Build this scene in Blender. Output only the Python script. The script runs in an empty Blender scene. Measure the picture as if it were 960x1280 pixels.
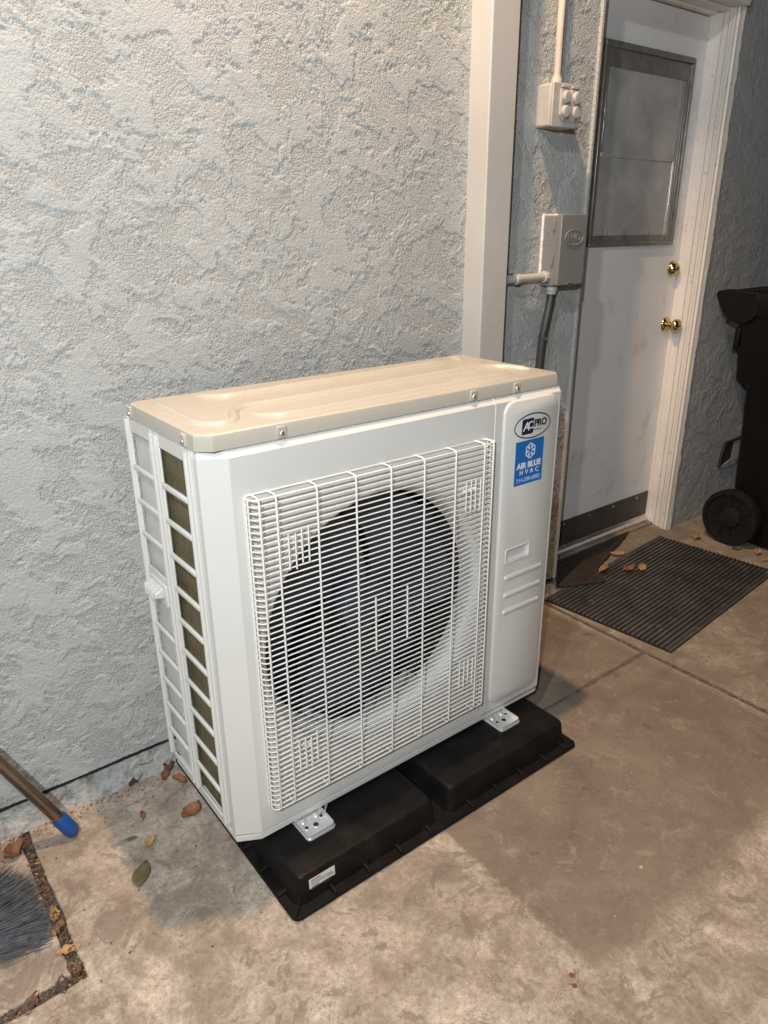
import bpy, bmesh, math, random
import numpy as np
from mathutils import Matrix, Vector
random.seed(7)
scene = bpy.context.scene
COL = scene.collection
R = math.radians

# ------------------------------------------------------------------ camera
cam_d = bpy.data.cameras.new('camera'); cam = bpy.data.objects.new('camera', cam_d); COL.objects.link(cam)
CAM = Vector((-0.47855, -1.62222, 1.33859))
RX = Vector((0.79296109, -0.60922758, -0.00737982))
DN = Vector((-0.22750375, -0.28483546, -0.93118784))
FW = Vector((0.56520328, 0.74007467, -0.364465))
m = Matrix((RX, -DN, -FW)).transposed().to_4x4(); m.translation = CAM
cam.matrix_world = m
cam_d.sensor_fit = 'VERTICAL'; cam_d.sensor_height = 36.0; cam_d.lens = 909.13 / 1280 * 36
cam_d.clip_start = 0.02; cam_d.clip_end = 400
scene.camera = cam
scene.render.resolution_x = 768; scene.render.resolution_y = 1024

# ------------------------------------------------------------------ night sky
world = bpy.data.worlds.new('World'); scene.world = world; world.use_nodes = True
wn = world.node_tree; wn.nodes.clear()
sky = wn.nodes.new('ShaderNodeTexSky'); sky.sky_type = 'NISHITA'; sky.sun_disc = False
sky.sun_elevation = R(-2.0); sky.sun_rotation = R(200)
bgn = wn.nodes.new('ShaderNodeBackground'); bgn.inputs['Strength'].default_value = 0.14
wo = wn.nodes.new('ShaderNodeOutputWorld')
wn.links.new(sky.outputs[0], bgn.inputs[0]); wn.links.new(bgn.outputs[0], wo.inputs[0])

# ------------------------------------------------------------------ lamps of the place (night: a warm bulb under the eave, a cool torch beside the phone)
def lamp(name, loc, power, col, rad, kind='POINT'):
    d = bpy.data.lights.new(name, kind); d.energy = power; d.color = col; d.shadow_soft_size = rad
    o = bpy.data.objects.new(name, d); COL.objects.link(o); o.location = loc
    return o
eave = lamp('eave_downlight', (0.44, -0.39, 3.3), 222, (1.0, 0.66, 0.39), 0.035, 'SPOT')
eave.data.spot_size = R(112); eave.data.spot_blend = 0.55
lamp('patio_bulb', (-1.1, -1.5, 3.0), 95, (1.0, 0.965, 0.93), 0.05)
lamp('phone_torch', (-0.86, -1.82, 1.77), 122, (0.925, 0.98, 1.0), 0.016)

scene.view_settings.view_transform = 'Standard'; scene.view_settings.look = 'None'
scene.view_settings.exposure = 0.22; scene.view_settings.gamma = 1.0; scene.view_settings.use_curve_mapping = False

# ------------------------------------------------------------------ materials
def N(nt, t, **kw):
    n = nt.nodes.new(t)
    for k, v in kw.items(): setattr(n, k, v)
    return n
def new_mat(name):
    m = bpy.data.materials.new(name); m.use_nodes = True; nt = m.node_tree
    b = nt.nodes['Principled BSDF']
    return m, nt, b
def ramp(nt, src, stops):
    r = N(nt, 'ShaderNodeValToRGB'); e = r.color_ramp.elements
    while len(e) < len(stops): e.new(0.5)
    for i, (p, c) in enumerate(stops):
        e[i].position = p; e[i].color = (c, c, c, 1) if isinstance(c, (int, float)) else (*c, 1)
    nt.links.new(src, r.inputs[0]); return r.outputs[0]
def noise(nt, vec, scale, detail=4, rough=0.55, dist=0.0):
    n = N(nt, 'ShaderNodeTexNoise'); n.inputs['Scale'].default_value = scale; n.inputs['Detail'].default_value = detail
    n.inputs['Roughness'].default_value = rough; n.inputs['Distortion'].default_value = dist
    nt.links.new(vec, n.inputs['Vector']); return n.outputs['Fac']
def mix(nt, f, a, b, mode='MIX'):
    x = N(nt, 'ShaderNodeMix', data_type='RGBA', blend_type=mode)
    for s, v in ((x.inputs[0], f), (x.inputs[6], a), (x.inputs[7], b)):
        if isinstance(v, (int, float)): s.default_value = v
        elif isinstance(v, tuple): s.default_value = (*v, 1)
        else: nt.links.new(v, s)
    return x.outputs[2]
def math_(nt, op, a, b=0.0, clamp=False):
    x = N(nt, 'ShaderNodeMath', operation=op, use_clamp=clamp)
    for s, v in ((x.inputs[0], a), (x.inputs[1], b)):
        if isinstance(v, (int, float)): s.default_value = v
        else: nt.links.new(v, s)
    return x.outputs[0]
def bump(nt, h, strength, dist, prev=None):
    x = N(nt, 'ShaderNodeBump'); x.inputs['Strength'].default_value = strength; x.inputs['Distance'].default_value = dist
    nt.links.new(h, x.inputs['Height'])
    if prev is not None: nt.links.new(prev, x.inputs['Normal'])
    return x.outputs[0]
def pos(nt): return N(nt, 'ShaderNodeNewGeometry').outputs['Position']
def pm(name, col, rough=0.5, metal=0.0, var=None, bmp=None, dirt=None, spec=0.5, coat=0.0, rvar=None):
    """plain material with colour variation, fine relief and dirt that has a shape of its own"""
    m, nt, b = new_mat(name); P = pos(nt)
    b.inputs['Roughness'].default_value = rough; b.inputs['Metallic'].default_value = metal
    b.inputs['Specular IOR Level'].default_value = spec; b.inputs['Coat Weight'].default_value = coat
    c = col
    if var:
        f = ramp(nt, noise(nt, P, var[0], 5), [(0.3, 0.0), (0.7, 1.0)])
        c = mix(nt, f, tuple(x * (1 - var[1]) for x in col), tuple(min(1, x * (1 + var[1])) for x in col))
    if dirt:
        f = ramp(nt, noise(nt, P, dirt[0], 7, 0.68), [(dirt[1], 0.0), (dirt[1] + 0.16, dirt[3])])
        c = mix(nt, f, c, dirt[2])
    if isinstance(c, tuple): b.inputs['Base Color'].default_value = (*c, 1)
    else: nt.links.new(c, b.inputs['Base Color'])
    if rvar:
        nt.links.new(ramp(nt, noise(nt, P, rvar[0], 5), [(0.3, rough - rvar[1]), (0.7, rough + rvar[1])]), b.inputs['Roughness'])
    if bmp: nt.links.new(bump(nt, noise(nt, P, bmp[0], 4), bmp[1], bmp[2]), b.inputs['Normal'])
    return m

def stucco_mat(name, col, dark):
    m, nt, b = new_mat(name); P = pos(nt)
    f = ramp(nt, noise(nt, P, 2.6, 6, 0.6), [(0.35, 0.0), (0.7, 1.0)])
    c = mix(nt, f, col, tuple(x * 0.90 for x in col))
    g = ramp(nt, noise(nt, P, 260, 3, 0.6), [(0.35, 0.0), (0.62, 1.0)])
    c = mix(nt, math_(nt, 'MULTIPLY', g, 0.22), c, dark)
    sm = ramp(nt, noise(nt, P, 5.0, 4, 0.5), [(0.60, 0.0), (0.75, 0.35)])
    c = mix(nt, sm, c, tuple(x * 0.86 for x in col))
    nt.links.new(c, b.inputs['Base Color']); b.inputs['Roughness'].default_value = 0.62; b.inputs['Specular IOR Level'].default_value = 0.35
    vo = N(nt, 'ShaderNodeTexVoronoi', feature='SMOOTH_F1'); vo.inputs['Scale'].default_value = 230; vo.inputs['Smoothness'].default_value = 0.35
    dv_ = N(nt, 'ShaderNodeVectorMath', operation='ADD'); nz = N(nt, 'ShaderNodeTexNoise'); nz.inputs['Scale'].default_value = 120
    ms_ = N(nt, 'ShaderNodeVectorMath', operation='SCALE'); ms_.inputs['Scale'].default_value = 0.006
    nt.links.new(P, nz.inputs['Vector']); nt.links.new(nz.outputs['Color'], ms_.inputs[0]); nt.links.new(P, dv_.inputs[0]); nt.links.new(ms_.outputs[0], dv_.inputs[1]); nt.links.new(dv_.outputs[0], vo.inputs['Vector'])
    at = N(nt, 'ShaderNodeAttribute'); at.attribute_name = 'trowelled'
    k = math_(nt, 'SUBTRACT', 1.0, math_(nt, 'MULTIPLY', at.outputs['Fac'], 0.6))
    n1 = bump(nt, math_(nt, 'MULTIPLY', vo.outputs['Distance'], math_(nt, 'MULTIPLY', k, -1.0)), 0.75, 0.0032)
    n2 = bump(nt, math_(nt, 'MULTIPLY', noise(nt, P, 300, 6, 0.78), k), 0.85, 0.0024, n1)
    nt.links.new(n2, b.inputs['Normal']); return m

def concrete_mat(name, patch=True, base=(0.68, 0.59, 0.50)):
    m, nt, b = new_mat(name); P = pos(nt)
    sx = N(nt, 'ShaderNodeSeparateXYZ'); nt.links.new(P, sx.inputs[0])
    big = ramp(nt, noise(nt, P, 4.2, 10, 0.68, 0.9), [(0.40, 0.0), (0.60, 1.0)])
    mid = ramp(nt, noise(nt, P, 13, 10, 0.72, 0.4), [(0.38, 0.0), (0.60, 1.0)])
    fin = ramp(nt, noise(nt, P, 85, 10, 0.86), [(0.42, 0.0), (0.56, 1.0)])
    c = mix(nt, big, tuple(x * q for x, q in zip(base, (0.56, 0.53, 0.50))), base)
    c = mix(nt, mid, mix(nt, 0.62, c, (0.20, 0.16, 0.125)), c)
    c = mix(nt, math_(nt, 'MULTIPLY', math_(nt, 'SUBTRACT', 1.0, fin), 0.6), c, (0.21, 0.17, 0.135))
    # pale crust and dark spots
    sp = ramp(nt, noise(nt, P, 30, 10, 0.8, 0.6), [(0.58, 0.0), (0.66, 0.6)])
    c = mix(nt, sp, c, (0.66, 0.58, 0.49))
    dk = ramp(nt, noise(nt, P, 17, 9, 0.8, 1.2), [(0.585, 0.0), (0.68, 0.75)])
    c = mix(nt, dk, c, (0.085, 0.075, 0.068))
    pv = N(nt, 'ShaderNodeTexVoronoi'); pv.inputs['Scale'].default_value = 95; nt.links.new(P, pv.inputs['Vector'])
    pit = ramp(nt, math_(nt, 'ADD', pv.outputs['Distance'], math_(nt, 'MULTIPLY', noise(nt, P, 9, 4, 0.6), 0.9)), [(0.44, 0.85), (0.53, 0.0)])
    c = mix(nt, pit, c, (0.10, 0.085, 0.07))
    st_ = ramp(nt, noise(nt, P, 7.5, 12, 0.74, 1.6), [(0.55, 0.0), (0.59, 0.65)])
    c = mix(nt, st_, c, (0.20, 0.165, 0.135))
    hgt = noise(nt, P, 150, 8, 0.75)
    rgh = 0.85
    if patch:
        w = noise(nt, P, 26, 6, 0.65)
        wob = math_(nt, 'MULTIPLY', math_(nt, 'SUBTRACT', w, 0.5), 0.05)
        def edge(sock, at, sgn, soft):
            d = math_(nt, 'ADD', math_(nt, 'MULTIPLY', math_(nt, 'SUBTRACT', sock, at), sgn), wob)
            return math_(nt, 'MULTIPLY_ADD', d, 1 / soft, True) if False else math_(nt, 'MULTIPLY', d, 1 / soft, True)
        X, Y = sx.outputs[0], sx.outputs[1]
        k = math_(nt, 'MULTIPLY', edge(X, 0.432, 1, 0.014), edge(Y, -1.115, 1, 0.045))
        k = math_(nt, 'MULTIPLY', k, edge(X, 1.50, -1, 0.05))
        pf = ramp(nt, noise(nt, P, 5.5, 8, 0.66, 0.5), [(0.33, 0.0), (0.70, 1.0)])
        pc = mix(nt, pf, (0.17, 0.132, 0.104), (0.275, 0.222, 0.175))
        pc = mix(nt, math_(nt, 'MULTIPLY', math_(nt, 'SUBTRACT', 1.0, fin), 0.22), pc, (0.11, 0.095, 0.08))
        lt = ramp(nt, noise(nt, P, 14, 10, 0.8, 0.6), [(0.54, 0.0), (0.66, 0.6)])
        pc = mix(nt, lt, pc, (0.42, 0.355, 0.29))
        sd = ramp(nt, noise(nt, P, 15, 3, 0.5, 0.2), [(0.67, 0.0), (0.71, 0.5)])
        pc = mix(nt, sd, pc, (0.09, 0.075, 0.065))
        c = mix(nt, math_(nt, 'MULTIPLY', k, 0.93), c, pc)
        # paint overspray along the wall
        ov = math_(nt, 'MULTIPLY', edge(Y, -0.035, 1, 0.03), 0.6)
        ov = math_(nt, 'MULTIPLY', ov, edge(X, 1.0, -1, 0.05))
        c = mix(nt, ov, c, (0.40, 0.43, 0.44))
    nt.links.new(c, b.inputs['Base Color']); b.inputs['Roughness'].default_value = rgh; b.inputs['Specular IOR Level'].default_value = 0.3
    n1 = bump(nt, hgt, 0.8, 0.004)
    n2 = bump(nt, noise(nt, P, 35, 5, 0.6), 0.35, 0.006, n1)
    nt.links.new(n2, b.inputs['Normal']); return m

M = {}
M['stucco'] = stucco_mat('pale_blue_stucco', (0.47, 0.49, 0.49), (0.29, 0.305, 0.31))
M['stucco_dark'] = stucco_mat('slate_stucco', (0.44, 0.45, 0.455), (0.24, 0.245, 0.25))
M['concrete'] = concrete_mat('stained_concrete')
M['concrete2'] = concrete_mat('plain_concrete', False, (0.44, 0.375, 0.31))
M['soil'] = pm('soil', (0.06, 0.048, 0.036), 0.95, var=(60, 0.5), bmp=(90, 0.8, 0.01))
M['footing'] = pm('painted_footing', (0.36, 0.375, 0.375), 0.8, var=(25, 0.2), bmp=(60, 0.9, 0.01), dirt=(30, 0.5, (0.14, 0.13, 0.12), 0.85))
M['post'] = pm('post_paint', (0.52, 0.515, 0.50), 0.45, var=(3, 0.06), bmp=(180, 0.12, 0.001), dirt=(5, 0.62, (0.42, 0.40, 0.37), 0.35))
M['ivory'] = pm('ivory_powder_coat', (0.67, 0.67, 0.65), 0.40, var=(2.0, 0.03), bmp=(5, 0.10, 0.01), dirt=(8, 0.60, (0.54, 0.52, 0.485), 0.35), rvar=(9, 0.07))
M['ivory_top'] = pm('ivory_sheet_metal', (0.46, 0.437, 0.387), 0.30, var=(3, 0.03), bmp=(700, 0.05, 0.0004), dirt=(6, 0.60, (0.50, 0.47, 0.42), 0.3), rvar=(20, 0.05))
M['wire'] = pm('ivory_coated_wire', (0.80, 0.80, 0.78), 0.35)
M['sheet'] = pm('coil_end_sheet', (0.66, 0.665, 0.67), 0.42, metal=0.2, var=(6, 0.08))
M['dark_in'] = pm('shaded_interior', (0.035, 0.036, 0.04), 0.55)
M['fan'] = pm('dark_fan_plastic', (0.028, 0.038, 0.060), 0.30, var=(8, 0.15))
M['gap'] = pm('black_gap_and_shade', (0.02, 0.02, 0.02), 0.7)
M['zinc'] = pm('zinc_screw', (0.62, 0.62, 0.60), 0.28, metal=0.9, var=(400, 0.2))
M['bracket'] = pm('pale_bracket', (0.66, 0.67, 0.66), 0.30, metal=0.35, var=(30, 0.12), dirt=(60, 0.62, (0.34, 0.33, 0.31), 0.5))
M['pad'] = pm('black_plastic_pad', (0.0075, 0.0070, 0.0070), 0.5, var=(18, 0.35), bmp=(160, 0.2, 0.001), dirt=(9, 0.57, (0.026, 0.023, 0.021), 0.6), rvar=(14, 0.1), spec=0.16)
M['paper'] = pm('white_paper', (0.72, 0.70, 0.68), 0.5, var=(60, 0.05))
M['ink'] = pm('grey_ink', (0.09, 0.09, 0.10), 0.6)
M['red_ink'] = pm('red_ink', (0.55, 0.14, 0.08), 0.6)
M['navy'] = pm('navy_ink', (0.012, 0.018, 0.045), 0.35)
M['white_ink'] = pm('white_ink', (0.80, 0.82, 0.84), 0.4)
M['pale_blue_ink'] = pm('pale_blue_ink', (0.42, 0.62, 0.82), 0.4)
M['blue'] = pm('blue_vinyl', (0.010, 0.155, 0.50), 0.35, var=(10, 0.06))
M['box_grey'] = pm('grey_enamel', (0.21, 0.212, 0.212), 0.42, var=(8, 0.05), bmp=(500, 0.08, 0.0005))
M['box_beige'] = pm('painted_cast_box', (0.43, 0.42, 0.40), 0.5, var=(30, 0.08), bmp=(220, 0.2, 0.001), dirt=(40, 0.60, (0.34, 0.26, 0.2), 0.4))
M['pvc'] = pm('painted_pipe', (0.47, 0.46, 0.44), 0.5, var=(20, 0.1), dirt=(35, 0.6, (0.28, 0.26, 0.24), 0.5))
M['cond'] = pm('beige_pipe', (0.52, 0.46, 0.40), 0.5, var=(12, 0.08))
M['whip'] = pm('charcoal_flex_pipe', (0.042, 0.045, 0.05), 0.42, var=(30, 0.15))
M['caulk'] = pm('white_caulk', (0.78, 0.78, 0.76), 0.5, bmp=(150, 0.6, 0.004))
M['door'] = pm('white_door_paint', (0.78, 0.785, 0.80), 0.42, var=(2.2, 0.05), bmp=(60, 0.06, 0.002), dirt=(5.5, 0.555, (0.45, 0.42, 0.39), 0.6))
M['jamb'] = pm('old_white_trim_paint', (0.78, 0.74, 0.70), 0.5, var=(5, 0.06), bmp=(70, 0.3, 0.002), dirt=(50, 0.60, (0.12, 0.09, 0.07), 0.85))
M['bronze'] = pm('weathered_window_frame', (0.27, 0.262, 0.252), 0.35, metal=0.4, var=(25, 0.2), dirt=(30, 0.58, (0.10, 0.09, 0.08), 0.6))
M['alu'] = pm('aluminium', (0.62, 0.62, 0.63), 0.3, metal=0.85, var=(40, 0.15))
M['plate'] = pm('dark_kick_plate', (0.085, 0.078, 0.072), 0.45, metal=0.3, var=(14, 0.2), dirt=(9, 0.6, (0.19, 0.17, 0.15), 0.5))
M['brass'] = pm('polished_brass', (0.60, 0.50, 0.24), 0.14, metal=1.0, var=(60, 0.1))
M['rubber'] = pm('black_ribbed_rubber', (0.062, 0.060, 0.060), 0.5, var=(9, 0.35), dirt=(24, 0.55, (0.19, 0.178, 0.165), 0.6), bmp=(200, 0.3, 0.001))
M['rubber_base'] = pm('rubber_mat_base', (0.012, 0.011, 0.011), 0.8, dirt=(30, 0.56, (0.06, 0.05, 0.042), 0.6))
M['carpet'] = pm('brown_carpet_scrap', (0.040, 0.029, 0.023), 0.95, var=(70, 0.5), bmp=(260, 1.0, 0.006))
M['bin'] = pm('black_bin_plastic', (0.004, 0.0036, 0.0036), 0.5, var=(6, 0.3), dirt=(14, 0.62, (0.016, 0.014, 0.013), 0.6), spec=0.25)
M['tyre'] = pm('bin_wheel_plastic', (0.009, 0.009, 0.0095), 0.55, var=(30, 0.3), dirt=(30, 0.56, (0.030, 0.027, 0.025), 0.7), spec=0.3)
M['pole'] = pm('brown_metal_pole', (0.25, 0.205, 0.165), 0.22, metal=0.85, var=(20, 0.15))
M['blue_cap'] = pm('blue_plastic_cap', (0.012, 0.075, 0.33), 0.35)
M['bristle'] = pm('grey_bristle', (0.16, 0.17, 0.19), 0.45, var=(60, 0.4))
M['broom_head'] = pm('black_broom_head', (0.03, 0.03, 0.035), 0.5)
M['rust'] = pm('red_rust', (0.20, 0.05, 0.03), 0.7, var=(200, 0.4))
M['chip'] = pm('pale_chip', (0.45, 0.38, 0.29), 0.8)

# coil fins: fine vertical lines of olive aluminium
m, nt, b = new_mat('olive_coil_fins'); P = pos(nt)
sx = N(nt, 'ShaderNodeSeparateXYZ'); nt.links.new(P, sx.inputs[0])
w = math_(nt, 'SINE', math_(nt, 'MULTIPLY', sx.outputs[1], 2200.0))
mpf = N(nt, 'ShaderNodeMapping'); mpf.inputs['Scale'].default_value = (1, 90, 5); nt.links.new(P, mpf.inputs[0])
bl = ramp(nt, noise(nt, mpf.outputs[0], 2.0, 8, 0.75), [(0.36, 0.0), (0.68, 1.0)])
c = mix(nt, bl, (0.10, 0.085, 0.042), (0.42, 0.36, 0.20))  # golden streaks put vertical highlights into the fin colour
c = mix(nt, math_(nt, 'MULTIPLY', math_(nt, 'MULTIPLY_ADD', w, 0.5), 0.35), c, (0.05, 0.042, 0.02))
nt.links.new(c, b.inputs['Base Color']); b.inputs['Metallic'].default_value = 0.55; b.inputs['Roughness'].default_value = 0.4
nt.links.new(bump(nt, w, 0.5, 0.001), b.inputs['Normal']); M['fins'] = m

# dusty screened pane
m, nt, b = new_mat('dusty_screened_pane'); P = pos(nt)
sx = N(nt, 'ShaderNodeSeparateXYZ'); nt.links.new(P, sx.inputs[0])
f1 = ramp(nt, noise(nt, P, 7, 7, 0.62, 0.5), [(0.35, 0.0), (0.7, 1.0)])
c = mix(nt, f1, (0.36, 0.358, 0.355), (0.54, 0.535, 0.53))
wv = math_(nt, 'MULTIPLY', math_(nt, 'SINE', math_(nt, 'MULTIPLY', sx.outputs[0], 900.0)), math_(nt, 'SINE', math_(nt, 'MULTIPLY', sx.outputs[2], 900.0)))
c = mix(nt, math_(nt, 'MULTIPLY', math_(nt, 'ABSOLUTE', wv), 0.22), c, (0.24, 0.23, 0.22))
mp = N(nt, 'ShaderNodeMapping'); mp.inputs['Scale'].default_value = (7, 1, 50); mp.inputs['Rotation'].default_value = (0, 0.5, 0); nt.links.new(P, mp.inputs[0])
sc = ramp(nt, noise(nt, mp.outputs[0], 2.0, 5, 0.7, 1.0), [(0.62, 0.0), (0.74, 0.35)])
c = mix(nt, sc, c, (0.40, 0.37, 0.35))
nt.links.new(c, b.inputs['Base Color']); b.inputs['Roughness'].default_value = 0.32
nt.links.new(bump(nt, noise(nt, P, 12, 4), 0.2, 0.004), b.inputs['Normal']); M['pane'] = m

def leaf_mat(name, a, bcol):
    m, nt, b = new_mat(name); P = pos(nt)
    f = ramp(nt, noise(nt, P, 70, 5, 0.6), [(0.3, 0.0), (0.7, 1.0)])
    nt.links.new(mix(nt, f, a, bcol), b.inputs['Base Color']); b.inputs['Roughness'].default_value = 0.6
    nt.links.new(bump(nt, noise(nt, P, 300, 3), 0.4, 0.002), b.inputs['Normal']); return m
M['leaf_olive'] = leaf_mat('olive_leaf', (0.095, 0.078, 0.034), (0.155, 0.125, 0.06))
M['leaf_rust'] = leaf_mat('rust_leaf', (0.17, 0.065, 0.03), (0.29, 0.125, 0.06))
M['leaf_brown'] = leaf_mat('brown_leaf', (0.085, 0.045, 0.028), (0.17, 0.095, 0.055))
M['leaf_tan'] = leaf_mat('tan_leaf', (0.30, 0.17, 0.065), (0.45, 0.28, 0.12))
M['leaf_green'] = leaf_mat('green_leaf', (0.075, 0.09, 0.03), (0.13, 0.14, 0.05))
M['leaf_dark'] = leaf_mat('dark_leaf', (0.045, 0.03, 0.024), (0.09, 0.06, 0.045))

# ------------------------------------------------------------------ mesh helpers
WL = {}
def place(o, parent):
    if parent is not None:
        o.parent = parent
        o.matrix_parent_inverse = Matrix.Translation(-WL[parent.name])
def finish(name, me, mat, parent=None, bevel=0.0, smooth=35, seg=2, loc=(0, 0, 0), kind=None):
    if mat is not None: me.materials.append(mat)
    if smooth:
        me.polygons.foreach_set('use_smooth', [True] * len(me.polygons)); me.set_sharp_from_angle(angle=R(smooth))
    o = bpy.data.objects.new(name, me); COL.objects.link(o); o.location = loc
    WL[o.name] = Vector(loc)
    place(o, parent)
    if bevel:
        bv = o.modifiers.new('bevel', 'BEVEL'); bv.width = bevel; bv.segments = seg; bv.limit_method = 'ANGLE'; bv.angle_limit = R(35)
    if kind: o['kind'] = kind
    return o
def again(o, loc, parent):
    c = o.copy(); COL.objects.link(c); c.location = loc; c.parent = None
    WL[c.name] = Vector(loc); place(c, parent); return c
def thing(name, loc, label, cat, group=None):
    o = bpy.data.objects.new(name, None); COL.objects.link(o); o.location = loc; o.empty_display_size = 0.05
    WL[o.name] = Vector(loc); tag(o, label, cat, group); return o
def tag(o, label, cat, group=None):
    o['label'] = label; o['category'] = cat
    if group: o['group'] = group
    return o
class MB:
    def __init__(s): s.v = []; s.f = []
    def add(s, v, f):
        k = len(s.v); s.v += [tuple(p) for p in v]; s.f += [tuple(i + k for i in q) for q in f]; return s
    def box(s, x0, x1, y0, y1, z0, z1):
        v = [(x, y, z) for z in (z0, z1) for y in (y0, y1) for x in (x0, x1)]
        return s.add(v, [(0, 2, 3, 1), (4, 5, 7, 6), (0, 1, 5, 4), (2, 6, 7, 3), (0, 4, 6, 2), (1, 3, 7, 5)])
    def tube(s, path, r, n=8, caps=True, flat=1.0):
        P = [Vector(p) for p in path]; rs = r if isinstance(r, (list, tuple)) else [r] * len(P)
        v = []; up = None
        for i, p in enumerate(P):
            d = (P[min(i + 1, len(P) - 1)] - P[max(i - 1, 0)]).normalized()
            if up is None: up = Vector((0, 0, 1)) if abs(d.z) < 0.9 else Vector((0, 1, 0))
            a = d.cross(up).normalized(); bb = a.cross(d).normalized(); up = bb
            for k in range(n):
                t = 2 * math.pi * (k + 0.5) / n
                v.append(p + a * math.cos(t) * rs[i] + bb * math.sin(t) * rs[i] * flat)
        f = [(i * n + k, i * n + (k + 1) % n, (i + 1) * n + (k + 1) % n, (i + 1) * n + k) for i in range(len(P) - 1) for k in range(n)]
        if caps: f += [tuple(range(n))[::-1], tuple(range((len(P) - 1) * n, len(P) * n))]
        return s.add(v, f)
    def lathe(s, prof, c, axis, n=24):
        ax = Vector(axis).normalized(); a = ax.orthogonal().normalized(); bb = ax.cross(a); c = Vector(c); v = []
        for (d, r) in prof:
            for k in range(n):
                t = 2 * math.pi * k / n; v.append(c + ax * d + (a * math.cos(t) + bb * math.sin(t)) * max(r, 1e-5))
        f = [(i * n + k, i * n + (k + 1) % n, (i + 1) * n + (k + 1) % n, (i + 1) * n + k) for i in range(len(prof) - 1) for k in range(n)]
        if prof[0][1] > 1e-4: f.append(tuple(range(n))[::-1])
        if prof[-1][1] > 1e-4: f.append(tuple(range((len(prof) - 1) * n, len(prof) * n)))
        return s.add(v, f)
    def prism(s, poly, axis, a0, a1):
        def P(u, w, a): return {'x': (a, u, w), 'y': (u, a, w), 'z': (u, w, a)}[axis]
        n = len(poly); v = [P(u, w, a0) for u, w in poly] + [P(u, w, a1) for u, w in poly]
        return s.add(v, [tuple(range(n)), tuple(range(2 * n - 1, n - 1, -1))] + [(i, i + n, (i + 1) % n + n, (i + 1) % n) for i in range(n)])
    def loft(s, rings, caps=True):
        n = len(rings[0]); v = [p for r in rings for p in r]
        f = [(i * n + k, i * n + (k + 1) % n, (i + 1) * n + (k + 1) % n, (i + 1) * n + k) for i in range(len(rings) - 1) for k in range(n)]
        if caps: f += [tuple(range(n))[::-1], tuple(range((len(rings) - 1) * n, len(rings) * n))]
        return s.add(v, f)
    def mesh(s, name):
        me = bpy.data.meshes.new(name); me.from_pydata(s.v, [], s.f)
        bm = bmesh.new(); bm.from_mesh(me); bmesh.ops.recalc_face_normals(bm, faces=bm.faces); bm.to_mesh(me); bm.free()
        return me
    def build(s, name, mat, parent=None, **kw): return finish(name, s.mesh(name), mat, parent, **kw)
def rrect(x0, x1, z0, z1, r, n=5):
    o = []
    for cx, cz, a in ((x1 - r, z1 - r, 0), (x0 + r, z1 - r, 90), (x0 + r, z0 + r, 180), (x1 - r, z0 + r, 270)):
        o += [(cx + r * math.cos(R(a + 90 * k / n)), cz + r * math.sin(R(a + 90 * k / n))) for k in range(n + 1)]
    return o
def text(name, s, size, x, z, y, mat, parent, normal='-y', extrude=0.0003, bold=0.0, align='CENTER', shear=0.0, spacing=1.0):
    cu = bpy.data.curves.new(name, 'FONT'); cu.body = s; cu.size = size; cu.extrude = extrude; cu.offset = bold
    cu.align_x = align; cu.align_y = 'CENTER'; cu.shear = shear; cu.space_character = spacing; cu.resolution_u = 3
    t = bpy.data.objects.new(name + '_tmp', cu); COL.objects.link(t)
    bpy.context.view_layer.update()
    me = bpy.data.meshes.new_from_object(t.evaluated_get(bpy.context.evaluated_depsgraph_get()))
    bpy.data.objects.remove(t)
    me.transform(Matrix.Translation((x, y, z)) @ Matrix.Rotation(R(90), 4, 'X'))
    return finish(name, me, mat, parent, smooth=0)

# ------------------------------------------------------------------ gradient noise on arrays
def perlin(x, y, seed):
    rs = np.random.RandomState(seed); perm = rs.permutation(512); perm = np.concatenate([perm, perm]); ang = rs.rand(512) * 2 * np.pi
    gx, gy = np.cos(ang), np.sin(ang)
    xi = np.floor(x).astype(int); yi = np.floor(y).astype(int); xf = x - xi; yf = y - yi
    u = xf ** 3 * (xf * (xf * 6 - 15) + 10); v = yf ** 3 * (yf * (yf * 6 - 15) + 10)
    def g(i, j, dx, dy):
        h = perm[(perm[(xi + i) & 511] + yi + j) & 511]; return gx[h] * dx + gy[h] * dy
    a = g(0, 0, xf, yf); b_ = g(1, 0, xf - 1, yf); c_ = g(0, 1, xf, yf - 1); d_ = g(1, 1, xf - 1, yf - 1)
    return (a + u * (b_ - a)) * (1 - v) + (c_ + u * (d_ - c_)) * v
def fbm(x, y, seed, o=4, gain=0.55):
    t = 0; a = 1.0
    for i in range(o):
        t = t + a * perlin(x * 2 ** i + 7.3 * i, y * 2 ** i + 3.1 * i, seed + i); a *= gain
    return t
def sstep(a, b_, x):
    t = np.clip((x - a) / (b_ - a), 0, 1); return t * t * (3 - 2 * t)
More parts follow.
